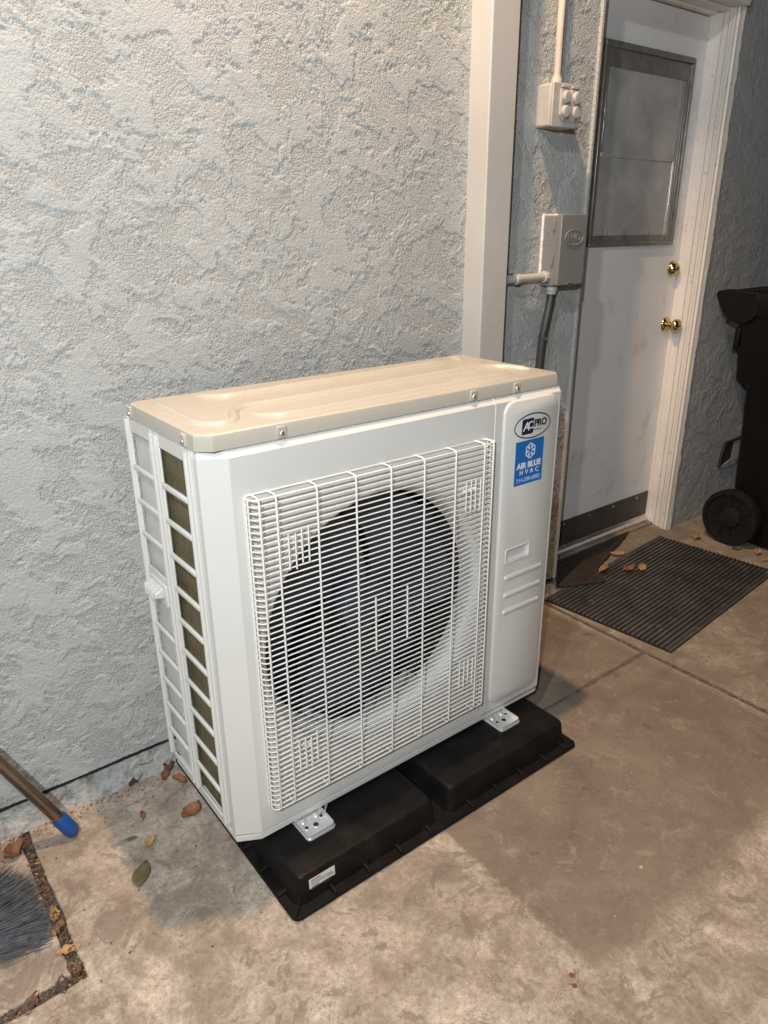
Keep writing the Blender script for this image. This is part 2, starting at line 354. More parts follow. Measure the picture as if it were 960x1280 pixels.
def stucco_h(X, Z, seed):
    wx = X + 0.035 * fbm(X * 7, Z * 7, seed + 50, 3); wz = Z + 0.035 * fbm(X * 7, Z * 7, seed + 60, 3)
    a = R(-38); u = wx * math.cos(a) + wz * math.sin(a); v = -wx * math.sin(a) + wz * math.cos(a)
    p = fbm(u * 8.0, v * 11.0, seed, 8, 0.66)
    pl = sstep(0.035, 0.06, p)
    q = fbm(u * 15 + 31, v * 22, seed + 20, 5, 0.68); pl2 = sstep(0.11, 0.145, q)
    fine = fbm(X * 105, Z * 105, seed + 30, 2, 0.9)
    sag = fbm(X * 2.1, Z * 2.1, seed + 40, 2)
    groove = np.exp(-((p - 0.030) / 0.014) ** 2) + 0.6 * np.exp(-((q - 0.105) / 0.018) ** 2)
    h = 0.0014 * pl + 0.0007 * pl2 - 0.0012 * groove + 0.0006 * fine * (1 - 0.8 * np.maximum(pl, pl2 * 0.5)) + 0.001 * sag
    return h, np.maximum(pl * sstep(0.05, 0.22, p), 0.7 * pl2)
def spans(*segs):
    out = []
    for a, b_, st in segs:
        n = max(1, round((b_ - a) / st)); out += list(np.linspace(a, b_, n, endpoint=False))
    out.append(segs[-1][1]); return np.array(out)
def stucco_sheet(xs, zs, y0, seed):
    X, Z = np.meshgrid(xs, zs); H, PL = stucco_h(X, Z, seed)
    v = np.stack([X, y0 - H, Z], -1).reshape(-1, 3)
    nx, nz = len(xs), len(zs); i = np.arange(nx - 1)[None, :] + np.arange(nz - 1)[:, None] * nx; i = i.ravel()
    q = np.stack([i, i + 1, i + 1 + nx, i + nx], 1)
    me = bpy.data.meshes.new('stucco'); me.vertices.add(len(v)); me.vertices.foreach_set('co', v.ravel())
    me.loops.add(len(q) * 4); me.loops.foreach_set('vertex_index', q.ravel())
    me.polygons.add(len(q)); me.polygons.foreach_set('loop_start', np.arange(len(q)) * 4); me.polygons.foreach_set('use_smooth', np.ones(len(q), bool))
    at = me.attributes.new('trowelled', 'FLOAT', 'POINT'); at.data.foreach_set('value', PL.astype(np.float32).ravel())
    me.update(); return me

# ------------------------------------------------------------------ ground
g = MB(); g.add([(-150, -150, -0.03), (150, -150, -0.03), (150, 150, -0.03), (-150, 150, -0.03)], [(0, 1, 2, 3)])
ground = g.build('ground', M['soil'], smooth=0); ground['kind'] = 'structure'
def slab(poly, mat, ztop=0.0):
    # subdivided edge so that the arris is a little broken
    pts = []
    for i, (x, y) in enumerate(poly):
        x2, y2 = poly[(i + 1) % len(poly)]; L = math.hypot(x2 - x, y2 - y); n = max(1, min(80, int(L / 0.03)))
        for k in range(n):
            t = k / n; w = 0.0025 if 0 < k < n else 0.0
            pts.append((x + (x2 - x) * t + random.uniform(-w, w), y + (y2 - y) * t + random.uniform(-w, w)))
    o = MB().prism(pts, 'z', -0.06, ztop).build('concrete_slab', mat, ground, bevel=0.004, smooth=0)
    return o
slab([(-0.343, 0.015), (-0.343, -0.492), (-6, -0.492), (-6, -7), (1.488, -7), (1.488, -0.484), (0.55, -0.484), (0.55, 0.015)], M['concrete'])
slab([(0.562, 0.015), (0.562, -0.472), (1.488, -0.472), (1.488, 0.015)], M['concrete'])
slab([(-0.366, 0.015), (-6, 0.015), (-6, -0.470), (-0.366, -0.470)], M['concrete'])
slab([(1.503, 0.30), (1.503, -7), (9, -7), (9, 0.30)], M['concrete2'], 0.006)

M['grit'] = pm('joint_grit', (0.16, 0.13, 0.10), 0.95, var=(120, 0.5), bmp=(140, 1.0, 0.01), dirt=(40, 0.5, (0.05, 0.042, 0.034), 0.8))
for x0, x1, y0, y1, z in ((0.54, 1.50, -0.488, -0.468, -0.004), (1.484, 1.507, -7, 0.02, -0.003), (-0.37, -0.34, -0.50, 0.02, -0.014), (-6, -0.34, -0.496, -0.466, -0.013)):
    MB().box(x0, x1, y0, y1, -0.05, z).build('joint_filler', M['grit'], ground, smooth=0)

# ------------------------------------------------------------------ stucco walls
xs = spans((-4, -0.70, 0.12), (-0.70, 1.06, 0.0026), (1.06, 1.14, 0.02), (1.14, 1.58, 0.003)); zs = spans((0.072, 1.98, 0.0026), (1.98, 3.0, 0.06))
wall = thing('house_wall', (0, 0, 0), 'long pale blue rough stucco wall behind the outdoor unit', 'wall')
finish('stucco_face', stucco_sheet(xs, zs, -0.006, 3), M['stucco'], wall, smooth=0)
MB().box(-4, 1.579, 0.0, 0.205, 0.069, 3.0).build('wall_core', M['stucco'], wall, smooth=0)
MB().box(1.572, 1.584, -0.016, -0.001, 0.069, 3.0).build('corner_bead', M['stucco'], wall, bevel=0.002)
MB().box(-4, 1.578, 0.004, 0.02, 0.04, 0.075).build('weep_shade_strip', M['gap'], wall, smooth=0)  # black strip puts the shade under the stucco edge into colour
# footing: crusty slope below the stucco
fx = spans((-4, -0.8, 0.1), (-0.8, 1.6, 0.008)); prof = [(0.012, 0.056), (-0.003, 0.053), (-0.006, 0.030), (-0.014, 0.012), (-0.030, -0.004)]
v = []
for x in fx:
    n_ = float(fbm(np.array([x * 14.0]), np.array([0.3]), 5, 4)[0])
    for j, (y, z) in enumerate(prof):
        n2 = float(fbm(np.array([x * 40.0]), np.array([j * 3.7]), 9, 3)[0])
        v.append((x, y + (0.005 * n2 if j in (1, 2) else 0) - (0.018 * n_ if j >= 3 else 0), z + (0.005 * n2 if 0 < j < 4 else 0)))
k = len(prof); f = [(i * k + j, (i + 1) * k + j, (i + 1) * k + j + 1, i * k + j + 1) for i in range(len(fx) - 1) for j in range(k - 1)]
MB().add(v, f).build('footing', M['footing'], wall, smooth=60)

WY = 0.075
xs = spans((2.495, 3.5, 0.0045), (3.5, 6, 0.2)); zs = spans((0.0, 1.9, 0.0045), (1.9, 3.0, 0.02))
wall2 = thing('house_wall', (3.2, WY, 0), 'slate grey stucco wall behind the black wheeled bin', 'wall')
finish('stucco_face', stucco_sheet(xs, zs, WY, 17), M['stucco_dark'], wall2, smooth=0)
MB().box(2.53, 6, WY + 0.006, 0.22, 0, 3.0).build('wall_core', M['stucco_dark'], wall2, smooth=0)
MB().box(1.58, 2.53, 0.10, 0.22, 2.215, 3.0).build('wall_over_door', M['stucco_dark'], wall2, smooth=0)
# broken edge of stucco along the door trim
v = []; f = []
for i in range(140):
    z = i * 0.0157; w_ = 0.004 + 0.012 * float(fbm(np.array([z * 9.0]), np.array([1.7]), 12, 4)[0])
    v += [(2.484, WY - 0.004, z), (2.497 + max(0.002, w_), WY - 0.0070 - 0.002 * random.random(), z), (2.503 + max(0.004, w_), WY + 0.003, z)]
    if i: k = i * 3; f += [(k - 3, k - 2, k + 1, k), (k - 2, k - 1, k + 2, k + 1)]
MB().add(v, f).build('ragged_plaster_edge', M['jamb'], wall2, smooth=50)

# ------------------------------------------------------------------ post on the wall
post = thing('wall_post', (1.105, -0.045, 0), 'tall pale painted square post running up the stucco wall', 'post')
MB().box(1.054, 1.155, -0.082, 0.0, -0.004, 3.0).build('shaft', M['post'], post, bevel=0.004, seg=3)
MB().box(1.149, 1.158, -0.03, -0.002, 0.069, 3.0).build('shadow_strip', M['gap'], post, smooth=0)  # black strip stands in for the shadow beside the post

# ------------------------------------------------------------------ door
DX0, DX1, DY = 1.60, 2.492, 0.20
door = thing('back_door', (2.05, 0.21, 0), 'dirty white flat back door with a screened window and brass knob', 'door')
leafd = MB().box(DX0, DX1, DY, DY + 0.045, 0.05, 2.072).build('door_leaf', M['door'], door, bevel=0.002)
wf = MB()
for a in ((1.866, 2.414, 1.908, 1.928), (1.866, 2.414, 1.264, 1.280), (1.866, 1.880, 1.280, 1.908), (2.400, 2.414, 1.280, 1.908)):
    wf.box(a[0], a[1], DY - 0.014, DY + 0.004, a[2], a[3])
win = wf.build('window', M['bronze'], door, bevel=0.003)
MB().box(1.880, 2.400, DY - 0.004, DY + 0.003, 1.850, 1.908).build('top_rail', M['bronze'], win, bevel=0.002)
for a, b_, z0, z1 in ((1.880, 1.890, 1.280, 1.850), (2.372, 2.380, 1.280, 1.850), (2.386, 2.394, 1.280, 1.850), (2.349, 2.354, 1.575, 1.850)):
    MB().box(a, b_, DY - 0.009, DY + 0.003, z0, z1).build('sash_stile', M['bronze'], win, bevel=0.002)
MB().box(2.352, 2.366, DY - 0.008, DY + 0.002, 1.300, 1.572).build('sash_stile', M['alu'], win, bevel=0.002)
MB().box(1.890, 1.897, DY - 0.011, DY + 0.002, 1.585, 1.86).build('sash_stile', M['alu'], win, bevel=0.001)
MB().box(1.902, 2.352, DY - 0.006, DY + 0.002, 1.568, 1.586).build('meeting_rail', M['pane'], win, bevel=0.003)
MB().box(1.890, 2.372, DY - 0.004, DY + 0.001, 1.280, 1.304).build('bottom_rail', M['bronze'], win, bevel=0.002)
MB().box(1.878, 2.402, DY - 0.001, DY + 0.0005, 1.584, 1.852).build('pane', M['pane'], win, smooth=0)
MB().box(1.878, 2.402, DY - 0.0025, DY + 0.0004, 1.279, 1.572).build('pane', M['pane'], win, smooth=0)
for x in (2.07, 2.085, 1.975, 2.24):
    MB().box(x, x + 0.004, DY - 0.008, DY - 0.001, 1.304, 1.330).build('latch', M['bronze'], win, bevel=0.001)
kp = MB().box(DX0 + 0.002, 2.489, DY - 0.004, DY + 0.002, 0.052, 0.167).build('kick_plate', M['plate'], door, bevel=0.001)
for x in (1.72, 1.88, 2.05, 2.22, 2.40):
    MB().lathe([(0, 0.005), (0.002, 0.004), (0.003, 0.001)], (x, DY - 0.004, 0.150), (0, -1, 0), 10).build('screw', M['zinc'], kp)
sw = MB().prism([(DY - 0.022, 0.018), (DY + 0.03, 0.018), (DY + 0.03, 0.049), (DY - 0.005, 0.049), (DY - 0.010, 0.036), (DY - 0.022, 0.030)], 'x', DX0, 2.491).build('door_sweep', M['alu'], door, bevel=0.001)
kn = MB().lathe([(0, 0.033), (0.003, 0.033), (0.008, 0.030), (0.013, 0.020), (0.016, 0.012), (0.030, 0.011), (0.036, 0.018), (0.044, 0.026), (0.054, 0.0285), (0.063, 0.025), (0.068, 0.017), (0.070, 0.0)], (2.455, DY, 0.938), (0, -1, 0), 32).build('knob', M['brass'], door, smooth=60)
MB().lathe([(0, 0.0055), (0.002, 0.005), (0.0025, 0.0)], (2.455, DY - 0.069, 0.938), (0, -1, 0), 12).build('keyway', M['gap'], kn)
db = MB().lathe([(0, 0.032), (0.004, 0.032), (0.012, 0.029), (0.022, 0.024), (0.026, 0.020), (0.027, 0.0)], (2.448, DY, 1.168), (0, -1, 0), 32).build('deadbolt', M['brass'], door, smooth=50)
MB().lathe([(0, 0.010), (0.003, 0.009), (0.004, 0.0)], (2.448, DY - 0.0265, 1.168), (0, -1, 0), 16).build('keyway', M['plate'], db)

frame = thing('door_frame', (2.5, 0.13, 0), 'chipped white door frame with stepped moulding beside the back door', 'door frame')
# jamb profile seen from above: (x,y) steps from the door out to the wall
jp = [(2.60, 0.245), (2.494, 0.245), (2.494, 0.186), (2.500, 0.184), (2.500, 0.153), (2.512, 0.1525), (2.512, 0.1475), (2.496, 0.147), (2.494, 0.126), (2.510, 0.1255), (2.510, 0.1205),
      (2.489, 0.120), (2.486, 0.107), (2.500, 0.1065), (2.500, 0.1025), (2.480, 0.102), (2.478, 0.091), (2.490, 0.0905), (2.490, 0.086), (2.480, 0.0855), (2.484, 0.078), (2.60, 0.078)]
MB().prism(jp, 'z', 0.003, 2.20).build('jamb', M['jamb'], frame, smooth=0, bevel=0.0012)
MB().prism([(1.585, 0.245), (1.600, 0.245), (1.600, 0.10), (1.585, 0.10)], 'z', 0.003, 2.20).build('jamb', M['jamb'], frame, smooth=0)
hp = [(0.245, 2.20), (0.245, 2.076), (0.178, 2.076), (0.176, 2.083), (0.150, 2.083), (0.148, 2.078), (0.118, 2.078), (0.116, 2.088), (0.090, 2.088), (0.085, 2.080), (0.050, 2.080), (0.045, 2.096), (0.045, 2.20)]
MB().prism([(y, z) for y, z in hp], 'x', 1.586, 2.492).build('head', M['jamb'], frame, smooth=0, bevel=0.0015)
MB().box(1.59, 2.497, 0.155, 0.26, -0.02, 0.017).build('threshold', M['concrete2'], frame, bevel=0.004)
MB().box(1.58, 2.56, 0.246, 0.26, 0.0, 2.21).build('backing', M['gap'], frame, smooth=0)

# ------------------------------------------------------------------ outlet box with conduit
ob = thing('outlet_box', (1.376, -0.006, 1.60), 'beige weatherproof outlet box with two flip covers below a pipe', 'outlet box')
shell = MB().box(1.320, 1.434, -0.056, 0.004, 1.604, 1.714).build('box_body', M['box_beige'], ob, bevel=0.006, seg=3)
MB().box(1.322, 1.436, -0.064, -0.057, 1.603, 1.716).build('cover_plate', M['box_beige'], ob, bevel=0.003)
for x in (1.351, 1.395):
    lid = MB().prism([(x - 0.001, 1.700), (x + 0.036, 1.700), (x + 0.038, 1.693), (x + 0.038, 1.634), (x + 0.018, 1.618), (x - 0.001, 1.634)], 'y', -0.070, -0.063).build('flip_cover', M['box_beige'], ob, bevel=0.002)
    for z in (1.680, 1.643):
        MB().lathe([(0, 0.0165), (0.008, 0.0165), (0.012, 0.013), (0.0125, 0)], (x + 0.0185, -0.069, z), (0, -1, 0), 20).build('socket_dome', M['box_beige'], lid, smooth=40)
    MB().box(x + 0.003, x + 0.034, -0.071, -0.064, 1.7035, 1.710).build('hinge', M['box_beige'], lid, bevel=0.001)
cd = thing('pipe', (1.37, -0.03, 1.714), 'slim beige electrical pipe rising from the outlet box', 'pipe')
MB().tube([(1.369, -0.032, 1.70), (1.370, -0.032, 1.76), (1.374, -0.028, 1.85), (1.383, -0.022, 1.95), (1.386, -0.020, 2.2), (1.386, -0.020, 3.0)], 0.0105, 14).build('tube', M['cond'], cd, smooth=50)
MB().lathe([(0, 0.015), (0.004, 0.016), (0.016, 0.0155), (0.020, 0.0125), (0.026, 0.0122)], (1.369, -0.032, 1.713), (0, 0, 1), 18).build('fitting', M['cond'], cd, smooth=40)

# ------------------------------------------------------------------ disconnect box
dbx = thing('disconnect_box', (1.44, -0.006, 1.16), 'grey metal power disconnect box with embossed oval beside the door', 'disconnect box')
MB().box(1.380, 1.496, -0.070, 0.004, 1.163, 1.368).build('box_body', M['box_grey'], dbx, bevel=0.003)
lidp = MB().box(1.377, 1.499, -0.084, -0.066, 1.166, 1.372).build('lid', M['box_grey'], dbx, bevel=0.003)
MB().tube([(1.4395 + 0.042 * math.cos(t), -0.0845, 1.305 + 0.022 * math.sin(t)) for t in [2 * math.pi * i / 40 for i in range(41)]], 0.0018, 6, False).build('embossed_oval', M['box_grey'], lidp, smooth=60)
text('embossed_mark', 'ENO', 0.030, 1.4395, 1.305, -0.0842, M['box_grey'], lidp, extrude=0.0016, bold=0.0004)
MB().box(1.421, 1.447, -0.0862, -0.083, 1.168, 1.173).build('hasp', M['zinc'], lidp, bevel=0.001)
for z in (1.325, 1.225): MB().box(1.3735, 1.379, -0.060, -0.053, z, z + 0.030).build('side_slot', M['box_grey'], dbx, bevel=0.0015)
for z in (1.322, 1.288): MB().lathe([(0, 0.003), (0.002, 0.002), (0.0025, 0)], (1.380, -0.030, z), (-1, 0, 0), 8).build('dimple', M['box_grey'], dbx)
MB().tube([(1.378, -0.010, 1.185 + i * 0.0092) for i in range(21)], [0.004 + 0.0018 * random.random() for i in range(21)], 6).build('caulk_bead', M['caulk'], dbx, smooth=60)
MB().tube([(1.378 + i * 0.006, -0.010, 1.369) for i in range(20)], [0.0035 + 0.0018 * random.random() for i in range(20)], 6).build('caulk_bead', M['caulk'], dbx, smooth=60)
stub = thing('pipe', (1.28, -0.035, 1.19), 'short grey pipe joining the pale post to the disconnect box', 'pipe')
MB().tube([(1.150, -0.036, 1.189), (1.384, -0.036, 1.191)], 0.0125, 16).build('tube', M['pvc'], stub, smooth=50)
MB().lathe([(0, 0.013), (0.002, 0.016), (0.014, 0.0165), (0.018, 0.013)], (1.236, -0.036, 1.1895), (1, 0, 0), 18).build('coupling', M['pvc'], stub, smooth=40)
MB().lathe([(0, 0.013), (0.002, 0.0175), (0.014, 0.0175), (0.017, 0.0165)], (1.362, -0.036, 1.191), (1, 0, 0), 10).build('nut', M['pvc'], stub, smooth=25)
MB().prism([(1.232, 1.205), (1.262, 1.203), (1.258, 1.215), (1.236, 1.217)], 'y', -0.022, 0.0).build('strap', M['pvc'], stub, bevel=0.002)
wh = thing('flexible_pipe', (1.38, -0.04, 0.6), 'charcoal flexible pipe dropping from the disconnect box behind the unit', 'pipe')
MB().tube([(1.405, -0.040, 1.15), (1.403, -0.040, 1.12), (1.392, -0.040, 1.07), (1.381, -0.038, 1.01), (1.379, -0.036, 0.97), (1.378, -0.034, 0.90), (1.370, -0.034, 0.75), (1.33, -0.036, 0.6), (1.24, -0.04, 0.5), (1.10, -0.086, 0.46), (0.938, -0.15, 0.45)], 0.0135, 14).build('tube', M['whip'], wh, smooth=50)
MB().lathe([(0, 0.0175), (0.016, 0.018), (0.019, 0.0155), (0.027, 0.015)], (1.407, -0.040, 1.164), (-0.1, 0, -1), 12).build('fitting', M['pvc'], wh, smooth=30)
st = MB().lathe([(0, 0.0145), (0.006, 0.0148), (0.012, 0.0145)], (1.3805, -0.038, 0.995), (0, 0, 1), 16).build('pipe_strap', M['whip'], wh, smooth=50)
MB().lathe([(0, 0.004), (0.002, 0.0035), (0.003, 0)], (1.3805, -0.053, 1.001), (0, -1, 0), 10).build('screw', M['zinc'], st)

# ------------------------------------------------------------------ equipment pad
PZ = 0.075
pad = thing('equipment_pad', (0.48, -0.32, 0), 'black plastic equipment pad of two raised blocks under the outdoor unit', 'equipment pad')
MB().prism(rrect(0.030, 0.934, -0.645, -0.012, 0.018), 'z', 0.001, 0.011).build('flange', M['pad'], pad, bevel=0.003)
for x0, x1, y0 in ((0.058, 0.434, -0.613), (0.486, 0.908, -0.613)):
    rings = []
    for z, e in ((0.008, -0.010), (0.030, -0.004), (PZ - 0.006, 0.0), (PZ - 0.0015, 0.0025), (PZ, 0.007)):
        rings.append([(a, b_, z) for a, b_ in rrect(x0 + e, x1 - e, y0 + e, -0.03 - e, 0.020)])
    MB().loft(rings).build('raised_block', M['pad'], pad, smooth=50)
gus = MB().prism([(-0.645, 0.009), (-0.606, 0.009), (-0.606, 0.034), (-0.618, 0.020), (-0.641, 0.016)], 'x', -0.004, 0.004).mesh('gusset')
first = None
for x in (0.135, 0.225, 0.315, 0.405, 0.54, 0.63, 0.72, 0.81, 0.885):
    if first is None: first = finish('gusset', gus, M['pad'], pad, bevel=0.0015, loc=(x, 0, 0))
    else: again(first, (x, 0, 0), pad)
gs = MB().prism([(0.030, 0.009), (0.066, 0.009), (0.066, 0.036), (0.054, 0.020), (0.033, 0.016)], 'y', -0.004, 0.004).mesh('gusset')
first = None
for y in (-0.57, -0.49, -0.41, -0.33, -0.25, -0.17, -0.09):
    if first is None: first = finish('gusset', gs, M['pad'], pad, bevel=0.0015, loc=(0, y, 0))
    else: again(first, (0, y, 0), pad)
MB().tube([(0.036, -0.640, 0.011), (0.066, -0.606, 0.030)], 0.004, 6).build('corner_gusset', M['pad'], pad)
st = MB().add([(0.084, -0.6172, 0.0225), (0.149, -0.6172, 0.0225), (0.149, -0.6148, 0.0615), (0.084, -0.6148, 0.0615)], [(0, 1, 2, 3)]).build('label_sticker', M['paper'], pad, smooth=0)
def stick(x0, x1, z0, z1, mat):
    yy = lambda z: -0.6172 + (z - 0.0225) / 0.039 * 0.0024 - 0.0004
    MB().add([(x0, yy(z0), z0), (x1, yy(z0), z0), (x1, yy(z1), z1), (x0, yy(z1), z1)], [(0, 1, 2, 3)]).build('print', mat, st, smooth=0)
stick(0.089, 0.114, 0.0545, 0.0575, M['red_ink']); stick(0.089, 0.141, 0.0492, 0.0508, M['ink']); stick(0.089, 0.125, 0.0450, 0.0464, M['ink']); stick(0.128, 0.145, 0.0440, 0.0462, M['ink'])
for i in range(9): stick(0.090 + i * 0.0021, 0.0912 + i * 0.0021, 0.0345, 0.0415, M['ink'])
for i in range(4): stick(0.117, 0.140 - i * 0.003, 0.0375 - i * 0.0032, 0.0384 - i * 0.0032, M['ink'])
stick(0.092, 0.118, 0.0280, 0.0288, M['ink'])

# ------------------------------------------------------------------ outdoor unit
UF, UB, UR, ZB, ZT = -0.483, -0.12, 0.944, 0.097, 0.972
unit = thing('outdoor_unit', (0.47, -0.3, 0.075), 'large ivory outdoor air conditioning unit with round fan behind a wire grille', 'air conditioner')
CX, CZ, CR = 0.400, 0.516, 0.305
# front panel with round opening: outer rectangle stitched to circle
def rect_ring(x0, x1, z0, z1, n):
    out = []
    for k in range(n):
        t = 2 * math.pi * k / n; c_, s_ = math.cos(t), math.sin(t)
        sc = min(((x1 - CX) / c_ if c_ > 1e-6 else (x0 - CX) / c_ if c_ < -1e-6 else 9e9), ((z1 - CZ) / s_ if s_ > 1e-6 else (z0 - CZ) / s_ if s_ < -1e-6 else 9e9))
        out.append((CX + c_ * sc, CZ + s_ * sc))
    for cx_, cz_ in ((x0, z0), (x0, z1), (x1, z0), (x1, z1)):
        j = min(range(n), key=lambda i: (out[i][0] - cx_) ** 2 + (out[i][1] - cz_) ** 2); out[j] = (cx_, cz_)
    return out
NS = 96
rr = rect_ring(0.049, 0.7135, ZB + 0.012, 0.962, NS)
rings = [[(x, UF, z) for x, z in rr]]
for y, r in ((UF, CR + 0.012), (UF + 0.003, CR + 0.006), (UF + 0.010, CR), (UF + 0.030, CR - 0.010), (UF + 0.050, CR - 0.016), (UF + 0.066, CR - 0.018), (UF + 0.074, CR - 0.018)):
    rings.append([(CX + r * math.cos(2 * math.pi * k / NS), y, CZ + r * math.sin(2 * math.pi * k / NS)) for k in range(NS)])
fp = MB().loft(rings, False).build('front_panel', M['ivory'], unit, smooth=40)
# shoulder, chamfer, side return and lower lip of the front panel
pl = [(0.0, -0.438), (0.0, -0.455), (0.049, UF), (0.7135, UF)]
tp = [(0.004, -0.438), (0.004, -0.451), (0.052, UF + 0.013), (0.7135, UF + 0.013)]
v = []
for (x, y), (x2, y2) in zip(pl, tp): v += [(x, y, ZB + 0.012), (x, y, 0.962), (x2, y2, 0.976), (x2, y2 + 0.02, 0.976), (x2, y2 + 0.003, ZB)]
f = []
for i in range(3):
    a, c_ = i * 5, (i + 1) * 5
    if i < 2: f.append((a, c_, c_ + 1, a + 1))
    f += [(a + 1, c_ + 1, c_ + 2, a + 2), (a + 2, c_ + 2, c_ + 3, a + 3), (a + 4, c_ + 4, c_, a)]
MB().add(v, f).build('corner_panel', M['ivory'], unit, smooth=12)
MB().prism([(0.0, ZB + 0.001), (0.0, ZB - 0.010), (0.003, ZB - 0.012)], 'y', UF + 0.008, -0.13)
base = MB().prism([(0.002, -0.125), (0.002, -0.452), (0.050, UF + 0.005), (UR - 0.002, UF + 0.005), (UR - 0.002, -0.125)], 'z', ZB - 0.012, ZB + 0.004).build('base_pan', M['ivory'], unit, bevel=0.002)
# service panel on the right
sp = MB()
v = [(0.7165, UF, ZB + 0.012), (UR - 0.004, UF, ZB + 0.012), (UR - 0.004, UF, 0.962), (0.7165, UF, 0.962), (0.7165, UF + 0.013, 0.976), (UR - 0.004, UF + 0.013, 0.976), (UR, UF + 0.004, 0.962), (UR, UF + 0.004, ZB + 0.012),
     (UR, UF + 0.014, 0.976), (UR, UB, 0.976), (UR, UB, ZB), (UR, UF + 0.008, ZB), (0.7165, UF + 0.005, ZB), (UR - 0.004, UF + 0.005, ZB), (0.7165, UF + 0.04, 0.976), (UR, UF + 0.04, 0.976)]
sp.add(v, [(0, 1, 2, 3), (3, 2, 5, 4), (1, 7, 6, 2), (2, 6, 8, 5), (7, 11, 10, 9, 8, 6), (12, 13, 1, 0), (13, 11, 7, 1), (4, 5, 8, 15, 14)])
service = sp.build('service_panel', M['ivory'], unit, smooth=12)
MB().tube([(0.7145, UF + 0.022, 0.978), (0.715, UF + 0.013, 0.976), (0.715, UF + 0.001, 0.963), (0.715, UF + 0.001, ZB + 0.01)], 0.0022, 6).build('seam', M['ivory'], service, smooth=60)
# raised cover plate with a pull recess
outer = rrect(0.741, 0.928, 0.128, 0.962, 0.030, 6); hole = [(0.771, 0.549), (0.852, 0.549), (0.852, 0.582), (0.771, 0.582)]
bm = bmesh.new()
def loop(pts, y): return [bm.verts.new((x, y, z)) for x, z in pts]
def inset(pts, e):
    cx_ = (0.741 + 0.928) / 2; cz_ = 0.545
    return [(x + (e if x < cx_ else -e), z + (e if z < cz_ else -e)) for x, z in pts]
L0 = loop(outer, UF + 0.001); L1 = loop(inset(outer, 0.002), UF - 0.0045); L2 = loop(inset(outer, 0.0055), UF - 0.0065)
H0 = loop(hole, UF - 0.0065); H1 = loop(hole, UF + 0.012)
def bridge(a, b_):
    for i in range(len(a)): bm.faces.new((a[i], a[(i + 1) % len(a)], b_[(i + 1) % len(a)], b_[i]))
bridge(L0, L1); bridge(L1, L2); bridge(H0, H1); bm.faces.new(H1)
edges = [bm.edges.get((L2[i], L2[(i + 1) % len(L2)])) for i in range(len(L2))] + [bm.edges.get((H0[i], H0[(i + 1) % 4])) for i in range(4)]
bmesh.ops.triangle_fill(bm, edges=edges, use_beauty=True)
bmesh.ops.recalc_face_normals(bm, faces=bm.faces)
me = bpy.data.meshes.new('cover_plate'); bm.to_mesh(me); bm.free()
cover = finish('cover_plate', me, M['ivory'], unit, smooth=28)
MB().prism([(0.773, 0.5805), (0.850, 0.5805), (0.850, 0.5495), (0.773, 0.5495)], 'y', UF + 0.006, UF + 0.0115).build('pull_back', M['ivory'], cover, smooth=0)
MB().add([(0.772, UF - 0.005, 0.5495), (0.851, UF - 0.005, 0.5495), (0.851, UF + 0.011, 0.568), (0.772, UF + 0.011, 0.568)], [(0, 1, 2, 3)]).build('pull_slope', M['ivory'], cover, smooth=0)
fr = MB()
for a in ((0.767, 0.771, 0.545, 0.586), (0.852, 0.856, 0.545, 0.586), (0.771, 0.852, 0.582, 0.586), (0.771, 0.852, 0.545, 0.549)): fr.box(a[0], a[1], UF - 0.009, UF - 0.006, a[2], a[3])
fr.build('pull_rim', M['ivory'], cover, bevel=0.001)
for z in (0.505, 0.455, 0.406):
    rg = []
    for e, dy in ((0.0, 0.0005), (0.0015, -0.003), (0.005, -0.005)):
        rg.append([(x, UF - 0.0065 + dy, zz) for x, zz in rrect(0.768 + e, 0.909 - e, z - 0.0075 + e, z + 0.0075 - e, 0.0073 - e, 5)])
    MB().loft(rg).build('pressed_rib', M['ivory'], cover, smooth=50)
# logo: oval ring, square with two letters, three letters, small line
YL = UF - 0.0072
lg = []
for k in range(64):
    t = 2 * math.pi * k / 64; lg.append((math.cos(t), math.sin(t)))
v = [(0.837 + 0.064 * c_, YL, 0.894 + 0.031 * s_) for c_, s_ in lg] + [(0.837 + 0.061 * c_, YL, 0.894 + 0.028 * s_) for c_, s_ in lg]
logo = MB().add(v, [(i, (i + 1) % 64, 64 + (i + 1) % 64, 64 + i) for i in range(64)]).build('logo_oval', M['navy'], cover, smooth=0)
MB().prism([(0.800, 0.875), (0.836, 0.875), (0.840, 0.879), (0.840, 0.913), (0.804, 0.913), (0.800, 0.909)], 'y', YL, YL + 0.0005).build('logo_square', M['navy'], logo, smooth=0)
text('lettering', 'A', 0.031, 0.8135, 0.8935, YL - 0.0006, M['white_ink'], logo, shear=0.2, bold=0.0003)
text('lettering', 'C', 0.026, 0.829, 0.8955, YL - 0.0006, M['white_ink'], logo, bold=0.0003)
text('lettering', 'PRO', 0.0245, 0.8645, 0.8975, YL, M['navy'], logo, bold=0.0008, spacing=0.92)
MB().box(0.842, 0.868, YL, YL + 0.0004, 0.8815, 0.8835).build('small_print', M['ink'], logo, smooth=0)
stk = MB().add([(0.782, YL, 0.749), (0.882, YL, 0.749), (0.882, YL, 0.860), (0.782, YL, 0.860)], [(0, 1, 2, 3)]).build('contact_sticker', M['blue'], cover, smooth=0)
text('lettering', 'AIR BLUE', 0.0205, 0.832, 0.797, YL - 0.0006, M['white_ink'], stk, bold=0.0008, spacing=1.02)
text('lettering', 'H V A C', 0.0175, 0.834, 0.7795, YL - 0.0006, M['white_ink'], stk, bold=0.0001, spacing=1.12)
text('lettering', '714-200-0002', 0.0150, 0.832, 0.7605, YL - 0.0006, M['pale_blue_ink'], stk, bold=0.0001)
hx = [(math.sin(R(60 * k)), math.cos(R(60 * k))) for k in range(6)]
